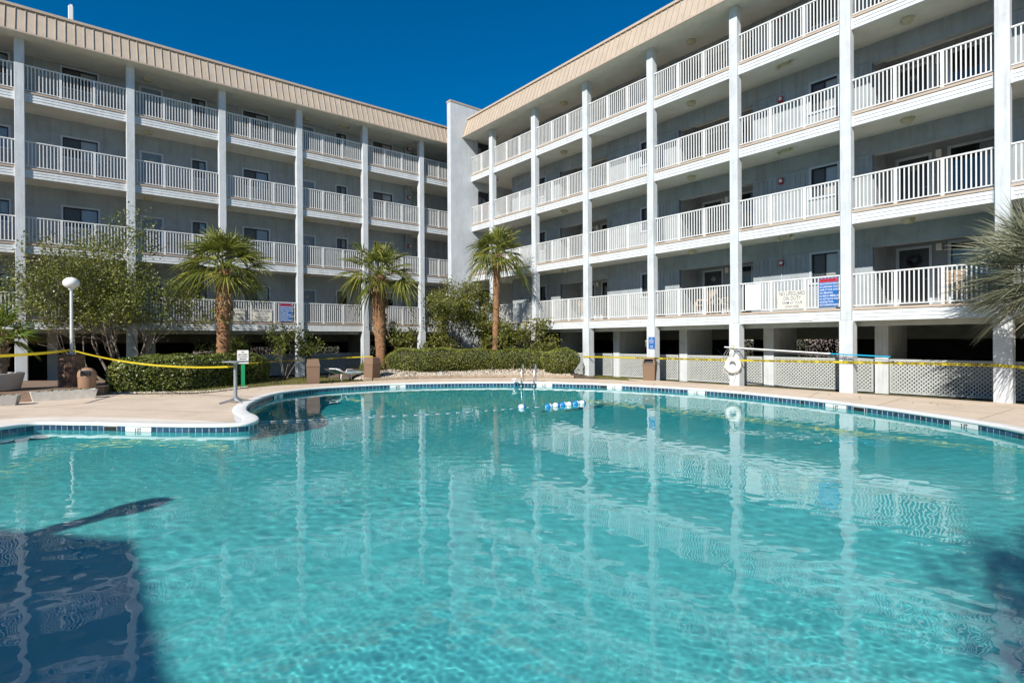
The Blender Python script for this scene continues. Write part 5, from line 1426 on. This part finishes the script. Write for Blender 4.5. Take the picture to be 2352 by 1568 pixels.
# ------------------------------------------------------------------ behind the viewpoint: unseen casters for the near pool corners, and a sky-blocking wing
ph_ = empty('shadow_building', (0, 0, 0)); tag(ph_, 'unseen grey building shaped to shadow the near left of the pool', 'building')  # unseen building, its outline shaped to cast the near left pool shadow
A_ = Vector((-8.9, -4.0)); B_ = A_+Vector(TR)*7; poly = [A_, B_, B_+Vector((-7, -5)), Vector((-22, -9)), Vector((-21, -2.2))]
def prismz(poly, z0, z1):
    m = MB(); n = len(poly)
    for i in range(n):
        a, b2 = poly[i], poly[(i+1) % n]; m.quad((a[0], a[1], z0), (b2[0], b2[1], z0), (b2[0], b2[1], z1), (a[0], a[1], z1))
    m.v += [(p[0], p[1], z1) for p in poly]; m.f.append(tuple(range(len(m.v)-n, len(m.v)))); m.m.append(0)
    m.v += [(p[0], p[1], z0) for p in poly]; m.f.append(tuple(range(len(m.v)-n, len(m.v)))[::-1]); m.m.append(0)
    return m
ctr_ = sum(poly, Vector((0, 0)))/len(poly)
prismz([p+(ctr_-p)*.06 for p in poly], 0, 6.2).build('wall', 'wall', ph_); prismz(poly, 6.2, 7.0).build('roof', 'roof', ph_)
bw = empty('apartment_building', (-39, -15.3, 0), -.47); tag(bw, 'unseen grey wing added behind the viewpoint to block low sky', 'building')  # unseen wing added to cut sky light on the pool and galleries
m = MB(); wins = [(2+i*3.6, 3.2+i*3.6, 3.6+k*2.95, 4.5+k*2.95) for i in range(14) for k in range(4)]
m.panel(0, 56, 0, 13.4, 0, []); m.box(0, 56, .01, 10, 0, 13.4)
m.v = [(x, -y, z) for x, y, z in m.v]; m.build('wall', 'wall', bw)
m = MB(); m.prism([(-.6, 13.41), (.6, 13.41), (.2, 14.5), (-.2, 14.5)], -.5, 56.5); m.box(-.5, 56.5, -10.2, -.21, 13.42, 14.4); m.build('roof', 'roof', bw)
for a, b2, c, d in wins:
    m = MB(); m.box(a, b2, .0, .03, c, d); m.build('window', 'glass', bw)
l2 = empty('lamp_post', (-8.3, -.45, 0)); tag(l2, 'white globe lamp on a tall pole in front of the unseen building', 'lamp')
m = MB(); m.tube([(0, 0, 0), (0, 0, 4.8)], [.22, .13], 10); m.build('pole', 'pole', l2, smooth=True)  # pole made extra thick to widen its shadow on the pool
m = MB(); m.lathe([(.25*math.sin(math.pi*i/14), 5.0-.25*math.cos(math.pi*i/14)) for i in range(1, 14)], 20); m.build('globe', 'lampw', l2, smooth=True)
tree('shade_tree', 'tall loose tree standing behind the near right side of the pool', (-1.3, -9.7, 0), [((0, 0, 0), (.03, .02, 1), 1.0)], 3, 3.3, .16, 'treeleaf', 12000, .17, 91, .28, .4, 2, cl=.35, fill=ellfill(200, (-.2, .4, 9.0), (1.3, 1.1, 1.4), .2), keep=lambda q: q.z > 7.5)

# ------------------------------------------------------------------ light
EL = R(35.0); OFF = R(24)
hx = math.cos(OFF)*-TL[0]+math.sin(OFF)*TL[1]; hy = math.cos(OFF)*-TL[1]+math.sin(OFF)*-TL[0]
S = Vector((hx*math.cos(EL), hy*math.cos(EL), math.sin(EL)))
su = bpy.data.lights.new('sun', 'SUN'); su.energy = 5.0; su.angle = R(.53); su.color = (1, .95, .87)
so = bpy.data.objects.new('sun', su); COL.objects.link(so); so.rotation_euler = S.to_track_quat('Z', 'Y').to_euler(); so.location = (-20, -40, 30)
su.cycles.is_caustics_light = True
W = bpy.data.worlds.new('World'); SC.world = W; W.use_nodes = True; nt = W.node_tree; nt.nodes.clear()
o = nt.nodes.new('ShaderNodeOutputWorld'); bg = nt.nodes.new('ShaderNodeBackground'); sk = nt.nodes.new('ShaderNodeTexSky'); sk.sky_type = 'NISHITA'
sk.sun_disc = False; sk.sun_elevation = EL; sk.sun_rotation = math.atan2(S.x, S.y); sk.air_density = 1.0; sk.dust_density = .35; sk.ozone_density = 4.0; sk.altitude = 0
hs_ = nt.nodes.new('ShaderNodeHueSaturation'); hs_.inputs['Saturation'].default_value = 1.48; hs_.inputs['Value'].default_value = 1.16
nt.links.new(sk.outputs[0], hs_.inputs['Color']); nt.links.new(hs_.outputs[0], bg.inputs[0]); nt.links.new(bg.outputs[0], o.inputs[0]); bg.inputs[1].default_value = .075

# ------------------------------------------------------------------ camera
cam = bpy.data.cameras.new('camera'); co = bpy.data.objects.new('camera', cam); COL.objects.link(co)
fw = Vector((0, CP, SP)); up0 = Vector((0, -SP, CP)); r0_ = Vector((1, 0, 0))
rx_ = r0_*CR-up0*SR; ux = r0_*SR+up0*CR
mt = Matrix((rx_, ux, -fw)).transposed().to_4x4(); mt.translation = Vector((0, 0, HC)); co.matrix_world = mt
cam.lens = 36*F/2352; cam.sensor_width = 36; cam.sensor_fit = 'HORIZONTAL'; cam.clip_end = 2000; cam.clip_start = .05
SC.camera = co
SC.view_settings.view_transform = 'Standard'; SC.view_settings.look = 'None'; SC.view_settings.gamma = 1; SC.view_settings.exposure = .3
SC.render.engine = 'CYCLES'
cy = SC.cycles; cy.use_denoising = True; cy.max_bounces = 8; cy.diffuse_bounces = 4; cy.glossy_bounces = 4; cy.transmission_bounces = 6; cy.transparent_max_bounces = 8
cy.caustics_reflective = False; cy.caustics_refractive = True; cy.sample_clamp_indirect = 6
